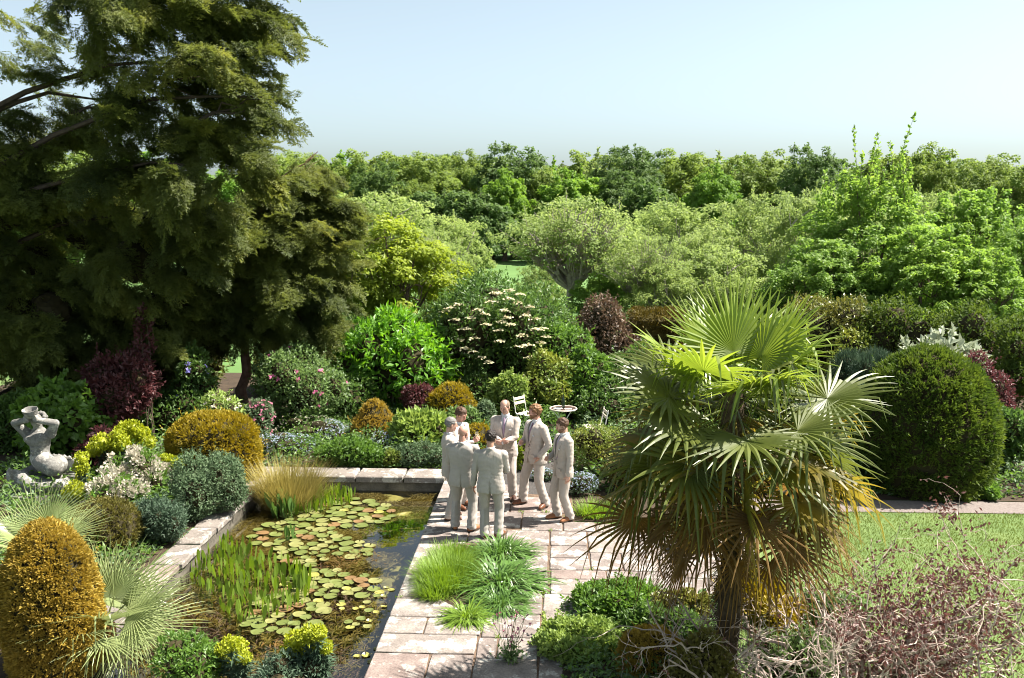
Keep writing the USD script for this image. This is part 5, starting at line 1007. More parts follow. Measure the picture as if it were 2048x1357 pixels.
# ---------------------------------------------------------------- bistro chairs and table
M['white_metal'] = plain('white_paint', (.72, .70, .64), .45)
M['pale_wood'] = noisemat('pale_slat', [(.5, .42, .34), (.68, .6, .5)], 9, .6, .3)
M['dark_top'] = noisemat('dark_table_top', [(.03, .02, .017), (.08, .05, .04)], 7, .6, .2, spec=.1)
M['bottle'] = plain('dark_bottle_glass', (.01, .02, .012), .1, .6)
def rod(a, b, r=.011, n=8): return tube([a, b], [r, r], n)
def bistro_chair(label, loc, rz):
    t = thing('folding_chair', label, 'chair', loc, None, None, rz); w = .19
    for s in (-1, 1):
        # x forward: the back legs rise into the back posts, the front legs cross them
        obj('leg', tube(curve((.26, s * w, 0), (-.17, s * w, .50), 0, 4).tolist() + [(-.24, s * w, .86)], .0105, 8), M['white_metal'], t)
        obj('leg', rod((-.26, s * (w - .03), 0), (.20, s * (w - .03), .45)), M['white_metal'], t)
    obj('crossbar', cat(rod((-.22, -w + .03, .04), (-.22, w - .03, .04), .008), rod((.22, -w, .05), (.22, w, .05), .008), rod((.2, -w + .03, .45), (.2, w - .03, .45), .008), rod((-.16, -w, .46), (-.16, w, .46), .008)), M['white_metal'], t)
    for k in range(8): obj('seat_slat', box(-.14 + k * .048, 0, .467, .038, 2 * w + .02, .016, .004), M['pale_wood'], t)
    for z_ in (.70, .80):
        v, f = box(0, 0, 0, .016, 2 * w - .01, .062, .004); v = v @ np.array([[math.cos(.2), 0, math.sin(.2)], [0, 1, 0], [-math.sin(.2), 0, math.cos(.2)]]); obj('back_slat', (v + [-.24 + (.86 - z_) * .19 + .012, 0, z_], f), M['pale_wood'], t)
    return t
bistro_chair('white folding bistro chair with slatted back, left of the round table', G(1053, 868) * [1, 1, 0] + [0, 0, .014], -40)
bistro_chair('second folding bistro chair, only its slatted seat showing beside the palm', G(1190, 898) * [1, 1, 0] + [0, 0, .03], 188)
tl = G(1126, 884) * [1, 1, 0] + [0, 0, .02]; t = thing('bistro_table', 'small round bistro table with pale rim and curved metal legs', 'table', tl)
a = np.linspace(0, 2 * math.pi, 33)
v, f = TM(trimesh.creation.cylinder(.285, .012, sections=40)); obj('table_top', (v + [0, 0, .735], f), M['dark_top'], t)
obj('rim', tube(np.column_stack([.295 * np.cos(a), .295 * np.sin(a), np.full(33, .737)]), .016, 8, False), M['pale_wood'], t)
for k in range(4):
    an = k * math.pi / 2 + .6; c, s = math.cos(an), math.sin(an); zz = np.linspace(0, .725, 9); rr = .06 + .17 * (2 * (zz / .725 - .42)) ** 2
    obj('leg', tube(np.column_stack([rr * c, rr * s, zz]), .010, 7), M['white_metal'], t)
obj('ring', tube(np.column_stack([.075 * np.cos(a), .075 * np.sin(a), np.full(33, .30)]), .008, 6, False), M['white_metal'], t)
pr = np.array([(0, 0), (.036, 0), (.038, .02), (.038, .17), (.03, .21), (.014, .245), (.0135, .30), (.016, .302), (.016, .315), (0, .315)])
v, f = TM(trimesh.creation.revolve(pr, sections=20)); obj('bottle', (v + tl + [.0, .03, .742], f), M['bottle'], None, 30, 'dark glass bottle standing on the round bistro table', 'bottle')
v, f = TM(trimesh.creation.revolve(np.array([(0, 0), (.07, 0), (.10, .012), (.098, .016), (.065, .006), (0, .006)]), sections=24)); obj('plate', (v + tl + [-.12, -.06, .742], f), M['white_metal'], None, 30, 'small pale plate on the round bistro table', 'plate')
v, f = box(0, 0, 0, .16, .09, .018, .005); obj('folded_napkin', (v + tl + [.1, -.12, .752], f), M['pale_wood'], None, False, 'folded pale cloth on the round bistro table', 'napkin')

# ---------------------------------------------------------------- statue of a merman drinking from a shell
def ball(c, r, n=20): return Manifold.sphere(float(r), n).translate([float(x) for x in c])
def ell(c, r, n=24): return Manifold.sphere(1.0, n).scale([float(x) for x in r]).translate([float(x) for x in c])
def bone(a, b, ra, rb, n=16): return Manifold.batch_hull([ball(a, ra, n), ball(b, rb, n)])
def chain(P, R, n=16):
    out = bone(P[0], P[1], R[0], R[1], n)
    for i in range(1, len(P) - 1): out = out + bone(P[i], P[i + 1], R[i], R[i + 1], n)
    return out
def soften(m, edge, it=8, amp=0.0, freq=10, seed=0):
    m = m.refine_to_length(edge).to_mesh(); t_ = trimesh.Trimesh(np.array(m.vert_properties[:, :3]), np.array(m.tri_verts), process=True)
    if it: trimesh.smoothing.filter_taubin(t_, iterations=it)
    if amp:
        nn = np.array(t_.vertex_normals); v = np.array(t_.vertices); t_.vertices = v + nn * (amp * 2 * (meshkit.fbm(v * freq + seed * 3.1, 3, seed) - .5))[:, None]
    return (np.array(t_.vertices), np.array(t_.faces))
sl = np.array([D(80, 900, 17.2)[0], 17.2, 0.0])
st_ = thing('statue', 'weathered stone merman statue drinking from a raised shell, left edge', 'statue', sl, scale=(1.1, 1.1, 1.1))
v, f = TM(trimesh.creation.cylinder(.56, .14, sections=36)); obj('plinth', (v + [0, 0, .07], f), M['statue'], st_)
rock = soften(ell((0, 0, .2), (.5, .42, .16)) + ell((.1, -.1, .25), (.36, .34, .14)), .06, 4, .05, 5, 3); obj('rock_base', rock, M['statue'], st_, 50)
# scallop shell standing behind the hip
sh = []
for k, aa in enumerate(np.linspace(-.2, 1.9, 13)):
    sh.append(bone((.18, .1, .36), (.18 + .46 * math.cos(aa), .12 + .05 * math.sin(aa * 3), .34 + .33 * math.sin(aa)), .02, .036, 8))
for k in range(12):
    p, q = np.linspace(-.2, 1.9, 13)[k:k + 2]
    sh.append(Manifold.batch_hull([ball((.18, .1, .36), .02, 8), ball((.18 + .45 * math.cos(p), .13, .34 + .32 * math.sin(p)), .02, 8), ball((.18 + .45 * math.cos(q), .13, .34 + .32 * math.sin(q)), .02, 8)]))
obj('shell', soften(Manifold.batch_boolean(sh, manifold3d.OpType.Add), .04, 2), M['statue'], st_, 40)
tt = np.linspace(0, 1, 26); ang = tt * 2 * math.pi * 1.55 - 1.2
tail = np.column_stack([.02 + (.30 - .06 * tt) * np.cos(ang), -.10 + (.26 - .04 * tt) * np.sin(ang), .62 - .36 * np.minimum(tt * 1.6, 1) + .03 * np.sin(ang * 2)])
tail[0] = (-.0, .0, .66); tail[1] = (.10, -.10, .60)
tm = chain(tail, np.linspace(.165, .055, 26), 14) + ell((-.32, -.2, .34), (.14, .06, .18)) + ell((-.40, -.24, .42), (.06, .05, .13))
obj('tail', soften(tm, .035, 6, .012, 26, 4), M['statue'], st_, 60)
b = chain([(0, 0, .62), (0, 0, .78), (0.01, .0, .93), (.0, .0, 1.06)], [.155, .145, .165, .13], 20)
b = b + ell((0, -.05, .98), (.2, .14, .15)) + ell((.095, -.135, 1.0), (.095, .06, .07)) + ell((-.095, -.135, 1.0), (.095, .06, .07))
for zz in (.70, .78, .86):
    for s in (-1, 1): b = b + ell((s * .05, -.135 + (.86 - zz) * .05, zz), (.045, .03, .036))
b = b + chain([(0, 0, 1.08), (0, -.02, 1.2)], [.075, .07]) + ell((0, -.05, 1.29), (.085, .105, .115)) + ell((0, -.12, 1.32), (.05, .06, .05))
for s in (-1, 1):
    b = b + chain([(s * .19, 0, 1.06), (s * .33, -.10, 1.26), (s * .10, -.20, 1.33)], [.085, .062, .048])
    b = b + ell((s * .19, 0, 1.06), (.09, .09, .09)) + ell((s * .07, -.22, 1.36), (.055, .04, .07))
    for q in range(4): b = b + bone((s * (.02 + .024 * q), -.235, 1.37), (s * (.01 + .022 * q), -.262, 1.43), .014, .012, 8)
obj('figure', soften(b, .025, 6, .004, 18, 6), M['statue'], st_, 60)
cup = Manifold.revolve(manifold3d.CrossSection([[(0, 0), (.05, .01), (.10, .08), (.125, .17), (.108, .165), (.08, .09), (.035, .03), (0, .03)]]), 24)
obj('raised_shell', soften(cup.rotate([14, 0, 0]).translate([0, -.2, 1.36]), .03, 1, .01, 22, 7), M['statue'], st_, 40)
hr = [ball((.09 * math.cos(x), .03 + .06 * math.sin(x * 1.3), 1.33 + .06 * math.sin(x)), .04, 8) for x in np.linspace(0, 6.2, 14)]
obj('hair', soften(Manifold.batch_boolean(hr, manifold3d.OpType.Add), .03, 2), M['statue'], st_, 50)
# ---------------------------------------------------------------- the seven men in linen suits
def weave(name, c, var=.06):
    n = {'o': ('geometry', {}), 'n1': ('noise_texture', {'scale': 9.0, 'detail': 4.0}), 'ma': ('mapping', {'scale': (1, 1, .25)}), 'n2': ('noise_texture', {'scale': 260.0, 'detail': 2.0}),
         'ra': ('rgb_ramp', {'ramp': [(.3, tuple(x * (1 - var) for x in c)), (.7, tuple(x * (1 + var) for x in c))]}), 'r2': ('rgb_ramp', {'ramp': [(.3, (.88, .88, .87)), (.7, (1.05, 1.05, 1.05))]}),
         'mm': ('mix', {'mix_type': 'multiply', 'fac': 1.0}), 'bu': ('bump', {'strength': .5, 'distance': .012}), 'n3': ('noise_texture', {'scale': 14.0, 'detail': 3.0, 'distortion': 1.0}),
         'p': ('principled_bsdf', {'roughness': .9, 'specular_ior_level': .15, 'sheen_weight': .15})}
    return mat(name, n, [('o.position', 'n1.vector'), ('o.position', 'ma.vector'), ('ma.vector', 'n2.vector'), ('ma.vector', 'n3.vector'), ('n1.fac', 'ra.fac'), ('n2.fac', 'r2.fac'), ('ra.color', 'mm.color1'), ('r2.color', 'mm.color2'), ('mm.color', 'p.base_color'), ('n3.fac', 'bu.height'), ('bu.normal', 'p.normal')])
M['linen'] = weave('beige_linen', (0.378, 0.329, 0.288)); M['linen_b'] = weave('grey_beige_linen', (0.333, 0.302, 0.27)); M['linen_c'] = weave('pale_linen', (0.41, 0.356, 0.315))
M['shirt'] = weave('white_shirt', (0.558, 0.558, 0.576), .02); M['tie'] = weave('lilac_tie', (.34, .25, .33), .1); M['tie_b'] = weave('mauve_tie', (.2, .12, .17), .1)
def skinm(name, c): return mat(name, {'g': ('geometry', {}), 'n': ('noise_texture', {'scale': 30.0, 'detail': 3.0}), 'r': ('rgb_ramp', {'ramp': [(.3, tuple(x * .88 for x in c)), (.7, tuple(min(1, x * 1.08) for x in c))]}),
    'p': ('principled_bsdf', {'roughness': .5, 'specular_ior_level': .4, 'subsurface_weight': .12, 'subsurface_radius': (.8, .3, .15), 'subsurface_scale': .01})}, [('g.position', 'n.vector'), ('n.fac', 'r.fac'), ('r.color', 'p.base_color')])
M['skin'] = skinm('skin', (.42, .25, .185)); M['skin_red'] = skinm('skin_ruddy', (.42, .225, .165)); M['skin_tan'] = skinm('skin_tan', (.34, .20, .14))
for nme, c1, c2 in (('brown', (.04, .02, .012), (.10, .055, .03)), ('dark', (.008, .006, .005), (.025, .018, .014)), ('ginger', (.10, .05, .02), (.22, .115, .055)), ('grey', (.085, .08, .075), (.2, .19, .18)), ('stubble', (.13, .07, .045), (.22, .125, .085)), ('thin', (.12, .08, .055), (.25, .18, .13))):
    M['hair_' + nme] = noisemat('hair_' + nme, [c1, c2], 60, .55, .8, 120, dist=.004)
M['shoe'] = noisemat('brown_leather', [(.09, .035, .018), (.17, .07, .035)], 12, .38, .1); M['shoe_tan'] = noisemat('tan_leather', [(.22, .09, .04), (.34, .15, .07)], 12, .4, .1); M['shoe_dark'] = noisemat('dark_leather', [(.035, .018, .014), (.07, .035, .025)], 12, .35, .1)
M['sole'] = plain('shoe_sole', (.05, .035, .025), .7); M['eye_dark'] = plain('eye_dark', (.02, .015, .012), .25); M['lip'] = plain('lip', (.42, .18, .15), .5)
def loft(rings, n=32, p=2.5):
    a = np.arange(n) / n * 2 * math.pi; V = []
    for z, hw, hd, xo in rings:
        c, s = np.cos(a), np.sin(a); k = (np.abs(c) ** p + np.abs(s) ** p) ** (-1 / p)
        V.append(np.column_stack([xo + hd * k * c, hw * k * s, np.full(n, z)]))
    m = len(rings); V = np.vstack(V + [[[rings[0][3], 0, rings[0][0]]], [[rings[-1][3], 0, rings[-1][0]]]]); F = []
    for i in range(m - 1):
        for j in range(n):
            q, r = i * n + j, i * n + (j + 1) % n; F += [[q, r, r + n], [q, r + n, q + n]]
    for j in range(n): F += [[m * n, (j + 1) % n, j], [m * n + 1, (m - 1) * n + j, (m - 1) * n + (j + 1) % n]]
    return Manifold(manifold3d.Mesh(V.astype(np.float32), np.array(F, np.uint32)))
def mbox(x0, x1, y0, y1, z0, z1): return Manifold.cube([x1 - x0, y1 - y0, z1 - z0]).translate([x0, y0, z0])
def prism_x(poly, x0, x1):          # polygon in (y, z) pushed along x
    lo = [(x0, y, z) for y, z in poly]; hi = [(x1, y, z) for y, z in poly]
    return Manifold.hull_points(np.array(lo + hi, float))
def ik(S, W, l1, l2, pole):
    S, W = np.asarray(S, float), np.asarray(W, float); d = W - S; L_ = min(np.linalg.norm(d), (l1 + l2) * .995); d = unit(d); W = S + d * L_
    a = (l1 ** 2 - l2 ** 2 + L_ ** 2) / (2 * L_); h = math.sqrt(max(1e-6, l1 ** 2 - a * a)); p = np.asarray(pole, float); p = unit(p - (p @ d) * d)
    return S + d * a + p * h, W
def hand(W, d, pn, thumb, curl=.45):
    d = unit(np.asarray(d, float)); pn = unit(np.asarray(pn, float) - (np.asarray(pn, float) @ d) * d); s = np.cross(d, pn) * 1.0; s = s if s @ np.asarray(thumb, float) > 0 else -s
    K = [W + d * (.088 - .006 * abs(i - 1.2)) + s * (.030 - .020 * i) for i in range(4)]
    m = Manifold.batch_hull([ball(W, .024, 10), ball(W + s * .014 + d * .02, .019, 10), ball(W - s * .014 + d * .02, .018, 10)] + [ball(k_, .0125, 10) for k_ in K])
    for i, l in enumerate((.072, .080, .074, .058)):
        p = K[i]; c = curl * (.5 + .12 * i)
        for j, f in enumerate((.46, .31, .25)):
            a = c * (j + 1); q = p + (d * math.cos(a) + pn * math.sin(a)) * l * f; m = m + bone(p, q, .0098 - .0009 * j, .0092 - .0012 * j, 8); p = q
    p = W + d * .026 + s * .022; q = p + unit(d * .6 + s * .75 + pn * .35) * .042; r = q + unit(d * .85 + s * .25 + pn * .5) * .032
    return m + bone(p, q, .0145, .0115, 8) + bone(q, r, .0112, .009, 8), W + d * .075 + pn * .03
TOR = [(.775, .212, .148, .004), (.86, .214, .150, .004), (.95, .205, .142, .002), (1.04, .190, .130, .002), (1.12, .187, .126, .004), (1.22, .200, .134, .004), (1.32, .214, .138, 0), (1.39, .216, .128, -.006), (1.44, .196, .108, -.014), (1.475, .145, .086, -.02), (1.505, .082, .070, -.02)]
def tor_x(y, z, grow=0.0):
    zz = [r[0] for r in TOR]; hw = np.interp(z, zz, [r[1] for r in TOR]) + grow; hd = np.interp(z, zz, [r[2] for r in TOR]) + grow; xo = np.interp(z, zz, [r[3] for r in TOR])
    return xo + hd * max(0.0, 1 - min(.999, abs(y) / hw) ** 2.5) ** (1 / 2.5)
def person(label, px, py, yaw, h=1.79, wide=1.0, linen='linen', skin='skin', shoe='shoe', hair=('full', 'brown'), beard=None, head=(0, 0), R=None, Lh=None, feet=((0, .11, 8), (0, -.11, -8)), front=True, tie='tie', seed=0, belly=1.0, pole=None):
    s = h / 1.80; base = G(px, py); base[2] = .036
    t = UsdGeom.Xform.Define(stage, '/World/' + numbered('/World', 'person')); t.AddTranslateOp().Set(Gf.Vec3d(*map(float, base))); t.AddRotateZOp().Set(float(yaw)); t.AddScaleOp().Set(Gf.Vec3f(s, s, s))
    tag(t, label, 'person', 'men in pale linen suits on the terrace'); rg = np.random.default_rng(2000 + seed)
    arms = {}
    for sd, tgt in ((1, Lh), (-1, R)):
        S = np.array([-.008, sd * .188 * wide, 1.415]); tg = dict(w=(.05, sd * .30, .865), d=(.12, -sd * .05, -1), pn=(0, -sd, 0), th=(1, 0, 0), curl=.35, pole=(-.9, sd * .35, 0))
        tg.update(tgt or {}); E_, W_ = ik(S, tg['w'], .295, .265, tg['pole']); arms[sd] = (S, E_, W_, tg)
    # clothes: jacket
    rings = [(z, hw * wide, hd * (belly if .85 < z < 1.25 else (1 + (belly - 1) * .5)), xo) for z, hw, hd, xo in TOR]
    jk = loft(rings)
    for sd in (1, -1):
        S, E_, W_, tg = arms[sd]; jk = jk + chain([S, S + (E_ - S) * .5, E_, E_ + (W_ - E_) * .93], [.080, .068, .060, .047], 18) + bone(S, (0, sd * .08, 1.44), .07, .06)
    jk = jk + chain([(-.062, -.045, 1.50), (-.09, 0, 1.525), (-.062, .045, 1.50)], [.022, .022, .022], 10)
    cut = prism_x([(-.002, 1.13), (.002, 1.13), (.075, 1.50), (.06, 1.62), (-.06, 1.62), (-.075, 1.50)], .035, .5)
    low = prism_x([(-.003, 1.04), (.003, 1.04), (.055, .74), (-.055, .74)], .05, .5)
    vent = prism_x([(-.001, 1.0), (.001, 1.0), (.012, .74), (-.012, .74)], -.5, -.10)
    jk = jk - cut - low - vent
    v, f = soften(jk, .026, 5, .012, 9, seed + 1)
    # cloth folds at the elbows and along the waist
    v = v + (unit(v - [0, 0, 1.1]) * [1, 1, 0]) * (.0035 * np.sin(v[:, 2] * 95 + 5 * np.sin(v[:, 1] * 11 + seed)))[:, None]
    jacket = obj('jacket', (v, f), M[linen], t, 50)
    lap = []
    for sd in (1, -1):
        zs = np.linspace(1.13, 1.50, 9); o = []
        for z in zs:
            kf = (z - 1.13) / .37; yi = .004 + .066 * kf; wd = .008 + .078 * math.sin(min(1, kf * 1.15) * math.pi * .62)
            for fr in (0, .5, 1): y = yi + wd * fr; o.append((tor_x(y / wide, z) * (belly if z < 1.25 else 1) + .013 - .002 * fr, sd * y, z - .012 * fr))
        o = np.array(o); lo = o - [.007, 0, 0]; m_ = len(o); F = []
        for i in range(8):
            for c in (0, 1):
                q = i * 3 + c; F += [[q, q + 1, q + 4], [q, q + 4, q + 3], [q + m_, q + 4 + m_, q + 1 + m_], [q + m_, q + 3 + m_, q + 4 + m_]]
            q = i * 3 + 2; F += [[q, q + m_, q + 3 + m_], [q, q + 3 + m_, q + 3]]
        lap.append((np.vstack([o, lo]), np.array(F)))
    for x in lap: obj('lapel', x, M[linen], jacket, 40)
    pk = [box(tor_x(.115, .93) * belly + .012, sd * .12, .93, .012, .12, .045, .004) for sd in (1, -1)]
    for x in pk: obj('pocket_flap', x, M[linen], jacket)
    v, f = ell((tor_x(0, 1.08) * belly + .016, .004, 1.08), (.006, .010, .010), 10).to_mesh().vert_properties[:, :3], ell((0, 0, 0), (1, 1, 1), 10).to_mesh().tri_verts
    obj('button', (np.array(v), np.array(f)), M['sole'], jacket)
    if front: obj('pocket_square', box(tor_x(.11, 1.28) + .012, .115, 1.285, .008, .05, .022, .003), M['shirt'], jacket)
    # shirt, collar, tie
    sh_ = loft([(z, hw * wide - .03, hd * (belly if z < 1.25 else 1) - .024, xo) for z, hw, hd, xo in TOR if 1.0 < z < 1.46] + [(1.475, .115, .07, -.012), (1.50, .07, .062, -.012), (1.545, .062, .060, -.006)])
    shirt = obj('shirt', soften(sh_, .04, 2), M['shirt'], t, 50)
    for sd in (1, -1): obj('collar', soften(chain([(.048, sd * .012, 1.49), (.045, sd * .045, 1.515), (-.02, sd * .066, 1.545)], [.012, .014, .014], 8), .02, 1), M['shirt'], shirt, 50)
    for sd in (1, -1):
        S, E_, W_, tg = arms[sd]; obj('cuff', bone(E_ + (W_ - E_) * .90, E_ + (W_ - E_) * .985, .038, .038, 12).to_mesh() and soften(bone(E_ + (W_ - E_) * .90, E_ + (W_ - E_) * .985, .036, .036, 12), .03, 0), M['shirt'], shirt, 50)
    if front:
        o = []
        for z, wd in ((1.485, .017), (1.46, .020), (1.44, .014), (1.36, .02), (1.24, .027), (1.12, .034), (1.05, .03)):
            x = tor_x(0, z, -.018) * (belly if z < 1.25 else 1) + (.016 if z > 1.44 else .012); o += [(x - .003, -wd, z), (x + .004, 0, z), (x - .003, wd, z)]
        o = np.array(o); lo = o - [.012, 0, 0]; m_ = len(o); F = []
        for i in range(6):
            for c in (0, 1): q = i * 3 + c; F += [[q, q + 1, q + 4], [q, q + 4, q + 3], [q + m_, q + 4 + m_, q + 1 + m_], [q + m_, q + 3 + m_, q + 4 + m_]]
            for q in (i * 3, i * 3 + 2): F += [[q, q + m_, q + 3 + m_], [q, q + 3 + m_, q + 3]]
        obj('tie', (np.vstack([o, lo]), np.array(F)), M[tie], t, 40)
    # trousers and legs
    hips, kn, an = {}, {}, {}
    for i, sd in enumerate((1, -1)):
        fx, fy, fa = feet[i]; hips[sd] = np.array([-.005, sd * .098 * wide, .90]); an[sd] = np.array([fx, fy, .085]); kn[sd], _ = ik(hips[sd], an[sd] + [0, 0, .0], .425, .415, (1, sd * .15, 0))
    tr = loft([(.80, .150 * wide, .125, 0), (.88, .185 * wide, .135 * belly, 0), (.98, .178 * wide, .128 * belly, 0), (1.06, .168 * wide, .112 * belly, 0)])
    for sd in (1, -1): tr = tr + chain([hips[sd] + [0, 0, -.02], hips[sd] + (kn[sd] - hips[sd]) * .5, kn[sd], kn[sd] + (an[sd] - kn[sd]) * .5, an[sd] + [-.012, 0, -.012]], [.112, .098, .082, .079, .080], 20)
    tr = tr.trim_by_plane([0, 0, 1], .036)
    v, f = soften(tr, .026, 4, .010, 8, seed + 9); k = np.clip((.5 - v[:, 2]) / .4, 0, 1)
    ctr = np.where((v[:, 1] > (an[1][1] + an[-1][1]) / 2)[:, None], an[1], an[-1]); v = v + unit((v - ctr) * [1, 1, 0]) * (k * .006 * np.sin(v[:, 2] * 62 + 4 * np.sin(v[:, 1] * 15 + seed)))[:, None]
    v[:, 2] = np.maximum(v[:, 2], .03)
    obj('trousers', (v, f), M[linen], t, 50)
    for i, sd in enumerate((1, -1)):
        fx, fy, fa = feet[i]; q = math.radians(fa); dx = np.array([math.cos(q), math.sin(q), 0]); a0 = an[sd]
        so = Manifold.batch_hull([ball(a0 - dx * .055 + [0, 0, -.040], .042, 16), ball(a0 + [0, 0, -.022], .048, 16), ball(a0 + dx * .11 + [0, 0, -.045], .046, 16), ball(a0 + dx * .175 + [0, 0, -.056], .032, 16)]).trim_by_plane([0, 0, 1], .012)
        sho = obj('shoe', soften(so, .02, 2), M[shoe], t, 60)
        sl_ = manifold3d.CrossSection.batch_hull([manifold3d.CrossSection.circle(r_, 16).translate([float(c[0]), float(c[1])]) for c, r_ in ((a0 - dx * .058, .040), (a0 + dx * .10, .048), (a0 + dx * .178, .034))]).extrude(.016)
        obj('sole', sl_.translate([0, 0, -.002]), M['sole'], sho)
    # body: one continuous mesh; head built upright, then turned and set on the neck
    hd = ell((-.012, 0, .035), (.098, .077, .090), 32) + Manifold.batch_hull([ball(c, r_, 14) for c, r_ in (((.066, 0, -.090), .024), ((.0, .048, -.058), .024), ((.0, -.048, -.058), .024), ((.056, .032, -.03), .034), ((.056, -.032, -.03), .034), ((.062, .03, .035), .030), ((.062, -.03, .035), .030))])
    hd = hd + bone((.092, 0, .020), (.112, 0, -.026), .009, .013, 12) + bone((.094, -.012, -.030), (.094, .012, -.030), .010, .010, 10) + bone((.084, -.034, .030), (.084, .034, .030), .011, .011, 10) + bone((.088, -.016, -.056), (.088, .016, -.056), .011, .011, 10)
    for sd in (1, -1): hd = hd + ell((-.006, sd * .079, -.008), (.020, .011, .032), 14) - ell((.094, sd * .031, .012), (.013, .015, .009), 12)
    v, f = soften(hd, .012, 4); hm = Manifold(manifold3d.Mesh(v.astype(np.float32), f.astype(np.uint32)))
    hp, hy = math.radians(head[1]), math.radians(head[0]); Ry = np.array([[math.cos(hp), 0, math.sin(hp)], [0, 1, 0], [-math.sin(hp), 0, math.cos(hp)]]); Rz = np.array([[math.cos(hy), -math.sin(hy), 0], [math.sin(hy), math.cos(hy), 0], [0, 0, 1]]); RR = Rz @ Ry
    hc = np.array([.022 + .03 * math.sin(hp), 0, 1.672 - .012 * abs(math.sin(hp))]); T34 = np.column_stack([RR, hc])
    turn = lambda vv: np.asarray(vv) @ RR.T + hc
    hm = hm.transform(T34)
    bd = chain([(-.01, 0, .92), (-.01, 0, 1.15), (-.015, 0, 1.38)], [.10, .10, .09], 14) + bone((-.022, 0, 1.42), turn([(-.02, 0, -.06)])[0], .062, .057, 18)
    grips = {}
    for sd in (1, -1):
        S, E_, W_, tg = arms[sd]; bd = bd + bone((0, 0, 1.38), S, .07, .05, 12) + chain([S, E_, W_], [.045, .038, .027], 12)
        hm2, grips[sd] = hand(W_, tg['d'], tg['pn'], tg['th'], tg['curl']); bd = bd + hm2
        bd = bd + bone((0, 0, .95), hips[sd], .09, .09, 12) + chain([hips[sd], kn[sd], an[sd], an[sd] + [.1, 0, -.05]], [.085, .05, .035, .025], 12)
    bm = (bd + hm).to_mesh(); obj('body', (np.array(bm.vert_properties[:, :3]), np.array(bm.tri_verts)), M[skin], t, 70)
    for sd in (1, -1):
        e = ell((.079, sd * .031, .011), (.010, .012, .008), 12).to_mesh(); obj('eye', (turn(e.vert_properties[:, :3]), np.array(e.tri_verts)), M['eye_dark'], t, True)
        e = soften(bone((.094, sd * .018, .031), (.084, sd * .046, .028), .0055, .004, 8), .01, 0); obj('eyebrow', (turn(e[0]), e[1]), M['hair_' + (hair[1])], t, True)
    e = soften(ell((.0965, 0, -.0565), (.006, .022, .005), 12), .01, 0); obj('mouth', (turn(e[0]), e[1]), M['lip'], t, True)
    st, hcol = hair
    if st != 'bald':
        th = dict(full=.015, curly=.022, short=.009, balding=.007)[st]
        hr_ = ell((-.014, 0, .036), (.098 + th * .9, .078 + th, .090 + th), 40)
        hr_ = hr_ - mbox(.052, .3, -.2, .2, -.3, .070) - mbox(.012, .3, -.2, .2, -.3, .030).rotate([0, 8, 0]) - mbox(-.3, .3, -.2, .2, -.3, -.062) - mbox(-.035, .02, -.2, .2, -.3, -.02)
        if st == 'balding': hr_ = hr_ - ell((.05, 0, .11), (.13, .072, .085), 24)
        v, f = soften(hr_, .012, 2, {'curly': .020, 'full': .018, 'short': .009, 'balding': .003}[st], 38, seed + 3)
        obj('hair', (turn(v), f), M['hair_' + hcol], t, 60)
    if beard:
        br = Manifold.batch_hull([ball(c, r_, 14) for c, r_ in (((.066, 0, -.092), .0275), ((.0, .0485, -.056), .0265), ((.0, -.0485, -.056), .0265), ((.056, .032, -.045), .0352), ((.056, -.032, -.045), .0352))]).trim_by_plane([.3, 0, -1], .036) - ell((.106, 0, -.054), (.02, .021, .0075), 12) - ell((.08, 0, -.01), (.06, .04, .026), 16)
        v, f = soften(br, .012, 1, .006, 40, seed); obj('beard', (turn(v), f), M['hair_' + beard], t, 60)
    def world(p): q = math.radians(yaw); p = np.asarray(p) * s; return base + [p[0] * math.cos(q) - p[1] * math.sin(q), p[0] * math.sin(q) + p[1] * math.cos(q), p[2]]
    return world, grips
def waist(sd, x=.27, y=.04, z=1.06, curl=.7): return dict(w=(x, sd * y, z), d=(.35, -sd * .9, .1), pn=(-.8, 0, -.1), th=(.1, 0, 1), curl=curl, pole=(-.5, sd * .8, -.5))
person('grey haired man in profile nearest the pond, arm hanging at his side', 901, 1041, 14, 1.74, 1.05, 'linen', 'skin', 'shoe', ('short', 'grey'), None, (5, 8), None, waist(1, .30, .05, 1.12), ((.02, .11, 10), (-.03, -.10, -8)), seed=1)
wB, gB = person('brown haired man looking down with a glass, half hidden behind the bald man', 920, 1018, -28, 1.78, 1.03, 'linen_c', 'skin_red', 'shoe', ('full', 'brown'), None, (-8, 24), dict(w=(.33, -.10, 1.24), d=(.7, .25, .45), pn=(0, 1, .15), th=(-.1, .1, 1), curl=.75, pole=(-.3, -.7, -.7)), None, seed=2)
person('bald man seen from behind with his feet apart', 927, 1064, 78, 1.73, 1.14, 'linen_b', 'skin_red', 'shoe_tan', ('bald', 'brown'), None, (-14, 10), waist(-1, .30, .10, 1.10), waist(1, .28, .10, 1.05), ((.02, .15, 14), (-.02, -.15, -34)), front=False, seed=3, belly=1.06)
person('dark haired man seen from behind with one elbow bent, nearest the camera', 982, 1079, 84, 1.73, 1.09, 'linen_b', 'skin_tan', 'shoe', ('full', 'dark'), None, (-10, 14), waist(-1, .27, .08, 1.06), None, ((-.02, .10, 10), (.02, -.12, -26)), front=False, seed=4)
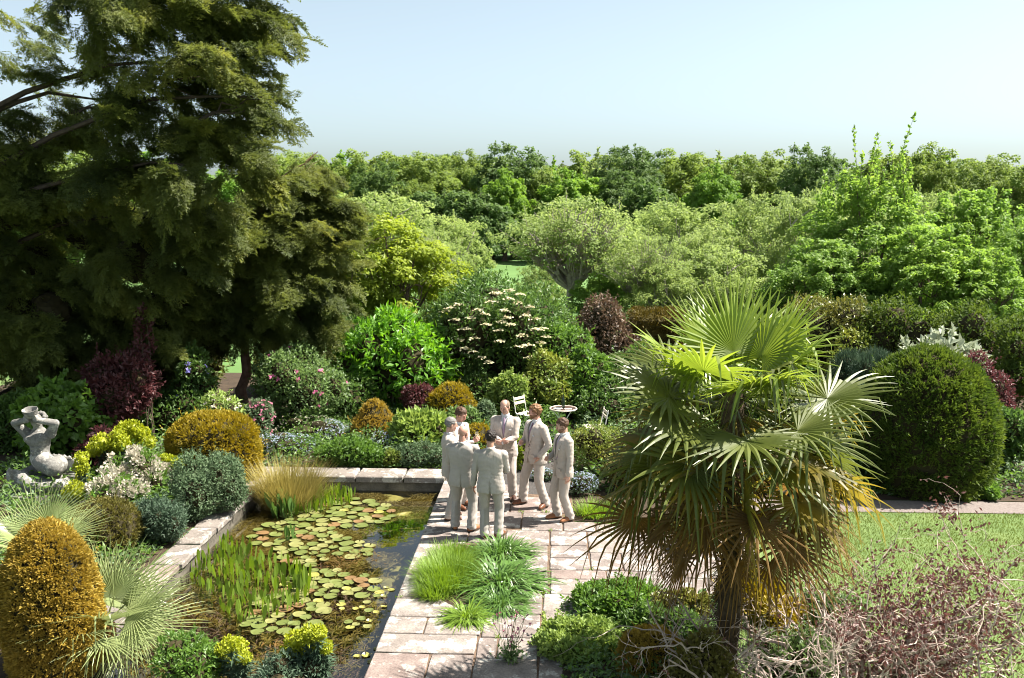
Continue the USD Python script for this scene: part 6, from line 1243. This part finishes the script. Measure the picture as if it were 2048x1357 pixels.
person('balding man facing the camera with his hands together at his waist', 1011, 999, -104, 1.80, 1.06, 'linen_c', 'skin', 'shoe_dark', ('balding', 'thin'), None, (-8, 20), waist(-1, .29, .01, 1.10), waist(1, .30, .03, 1.08), ((.06, .15, 24), (-.06, -.13, -12)), seed=5)
person('bearded man with wavy light brown hair in a wide stance, one hand in his pocket', 1071, 1014, -146, 1.80, 1.12, 'linen_c', 'skin_red', 'shoe', ('curly', 'ginger'), 'ginger', (-24, 4), dict(w=(.22, -.16, 1.10), d=(.4, .5, .35), pn=(-.5, .6, 0), th=(.2, .2, 1), curl=.9, pole=(-.6, -.6, -.4)), dict(w=(.085, .222, .94), d=(.2, -.35, -1), pn=(0, -1, 0), th=(1, 0, 0), curl=.3, pole=(-.8, .7, 0)), ((-.06, .20, 26), (.14, -.20, -4)), tie='tie_b', seed=6, belly=1.05)
person('brown haired bearded man at the right of the group, one arm hanging', 1126, 1043, -158, 1.74, 1.08, 'linen', 'skin', 'shoe_tan', ('full', 'brown'), 'stubble', (-6, 14), dict(w=(.24, -.14, 1.06), d=(.6, .45, .35), pn=(-.1, .9, 0), th=(0, .1, 1), curl=1.0, pole=(-.4, -.6, -.7)), None, ((-.07, .11, 16), (.07, -.11, -4)), seed=7)
# champagne glass in the raised hand
gl = wB(gB[-1]); M['glass'] = mat('clear_glass', {'p': ('principled_bsdf', {'base_color': (1, 1, 1), 'roughness': .02, 'ior': 1.3, 'transmission_weight': .95})}, []); M['wine'] = mat('pale_wine', {'p': ('principled_bsdf', {'base_color': (.9, .75, .45), 'roughness': .05, 'ior': 1.33, 'transmission_weight': .6})}, [])
t = thing('champagne_glass', 'champagne flute held up in the hand of the half hidden brown haired man', 'glass', gl)
pr = np.array([(0, -.09), (.030, -.09), (.030, -.086), (.004, -.08), (.004, -.01), (.014, .01), (.026, .06), (.024, .13), (.0225, .13), (.0245, .06), (.012, .012), (0, .006)])
v, f = TM(trimesh.creation.revolve(pr, sections=20)); obj('flute', (v, f), M['glass'], t, 40)
v, f = TM(trimesh.creation.revolve(np.array([(0, .009), (.0115, .014), (.0225, .055), (.0225, .09), (0, .09)]), sections=20)); obj('drink', (v, f), M['wine'], t, 40)
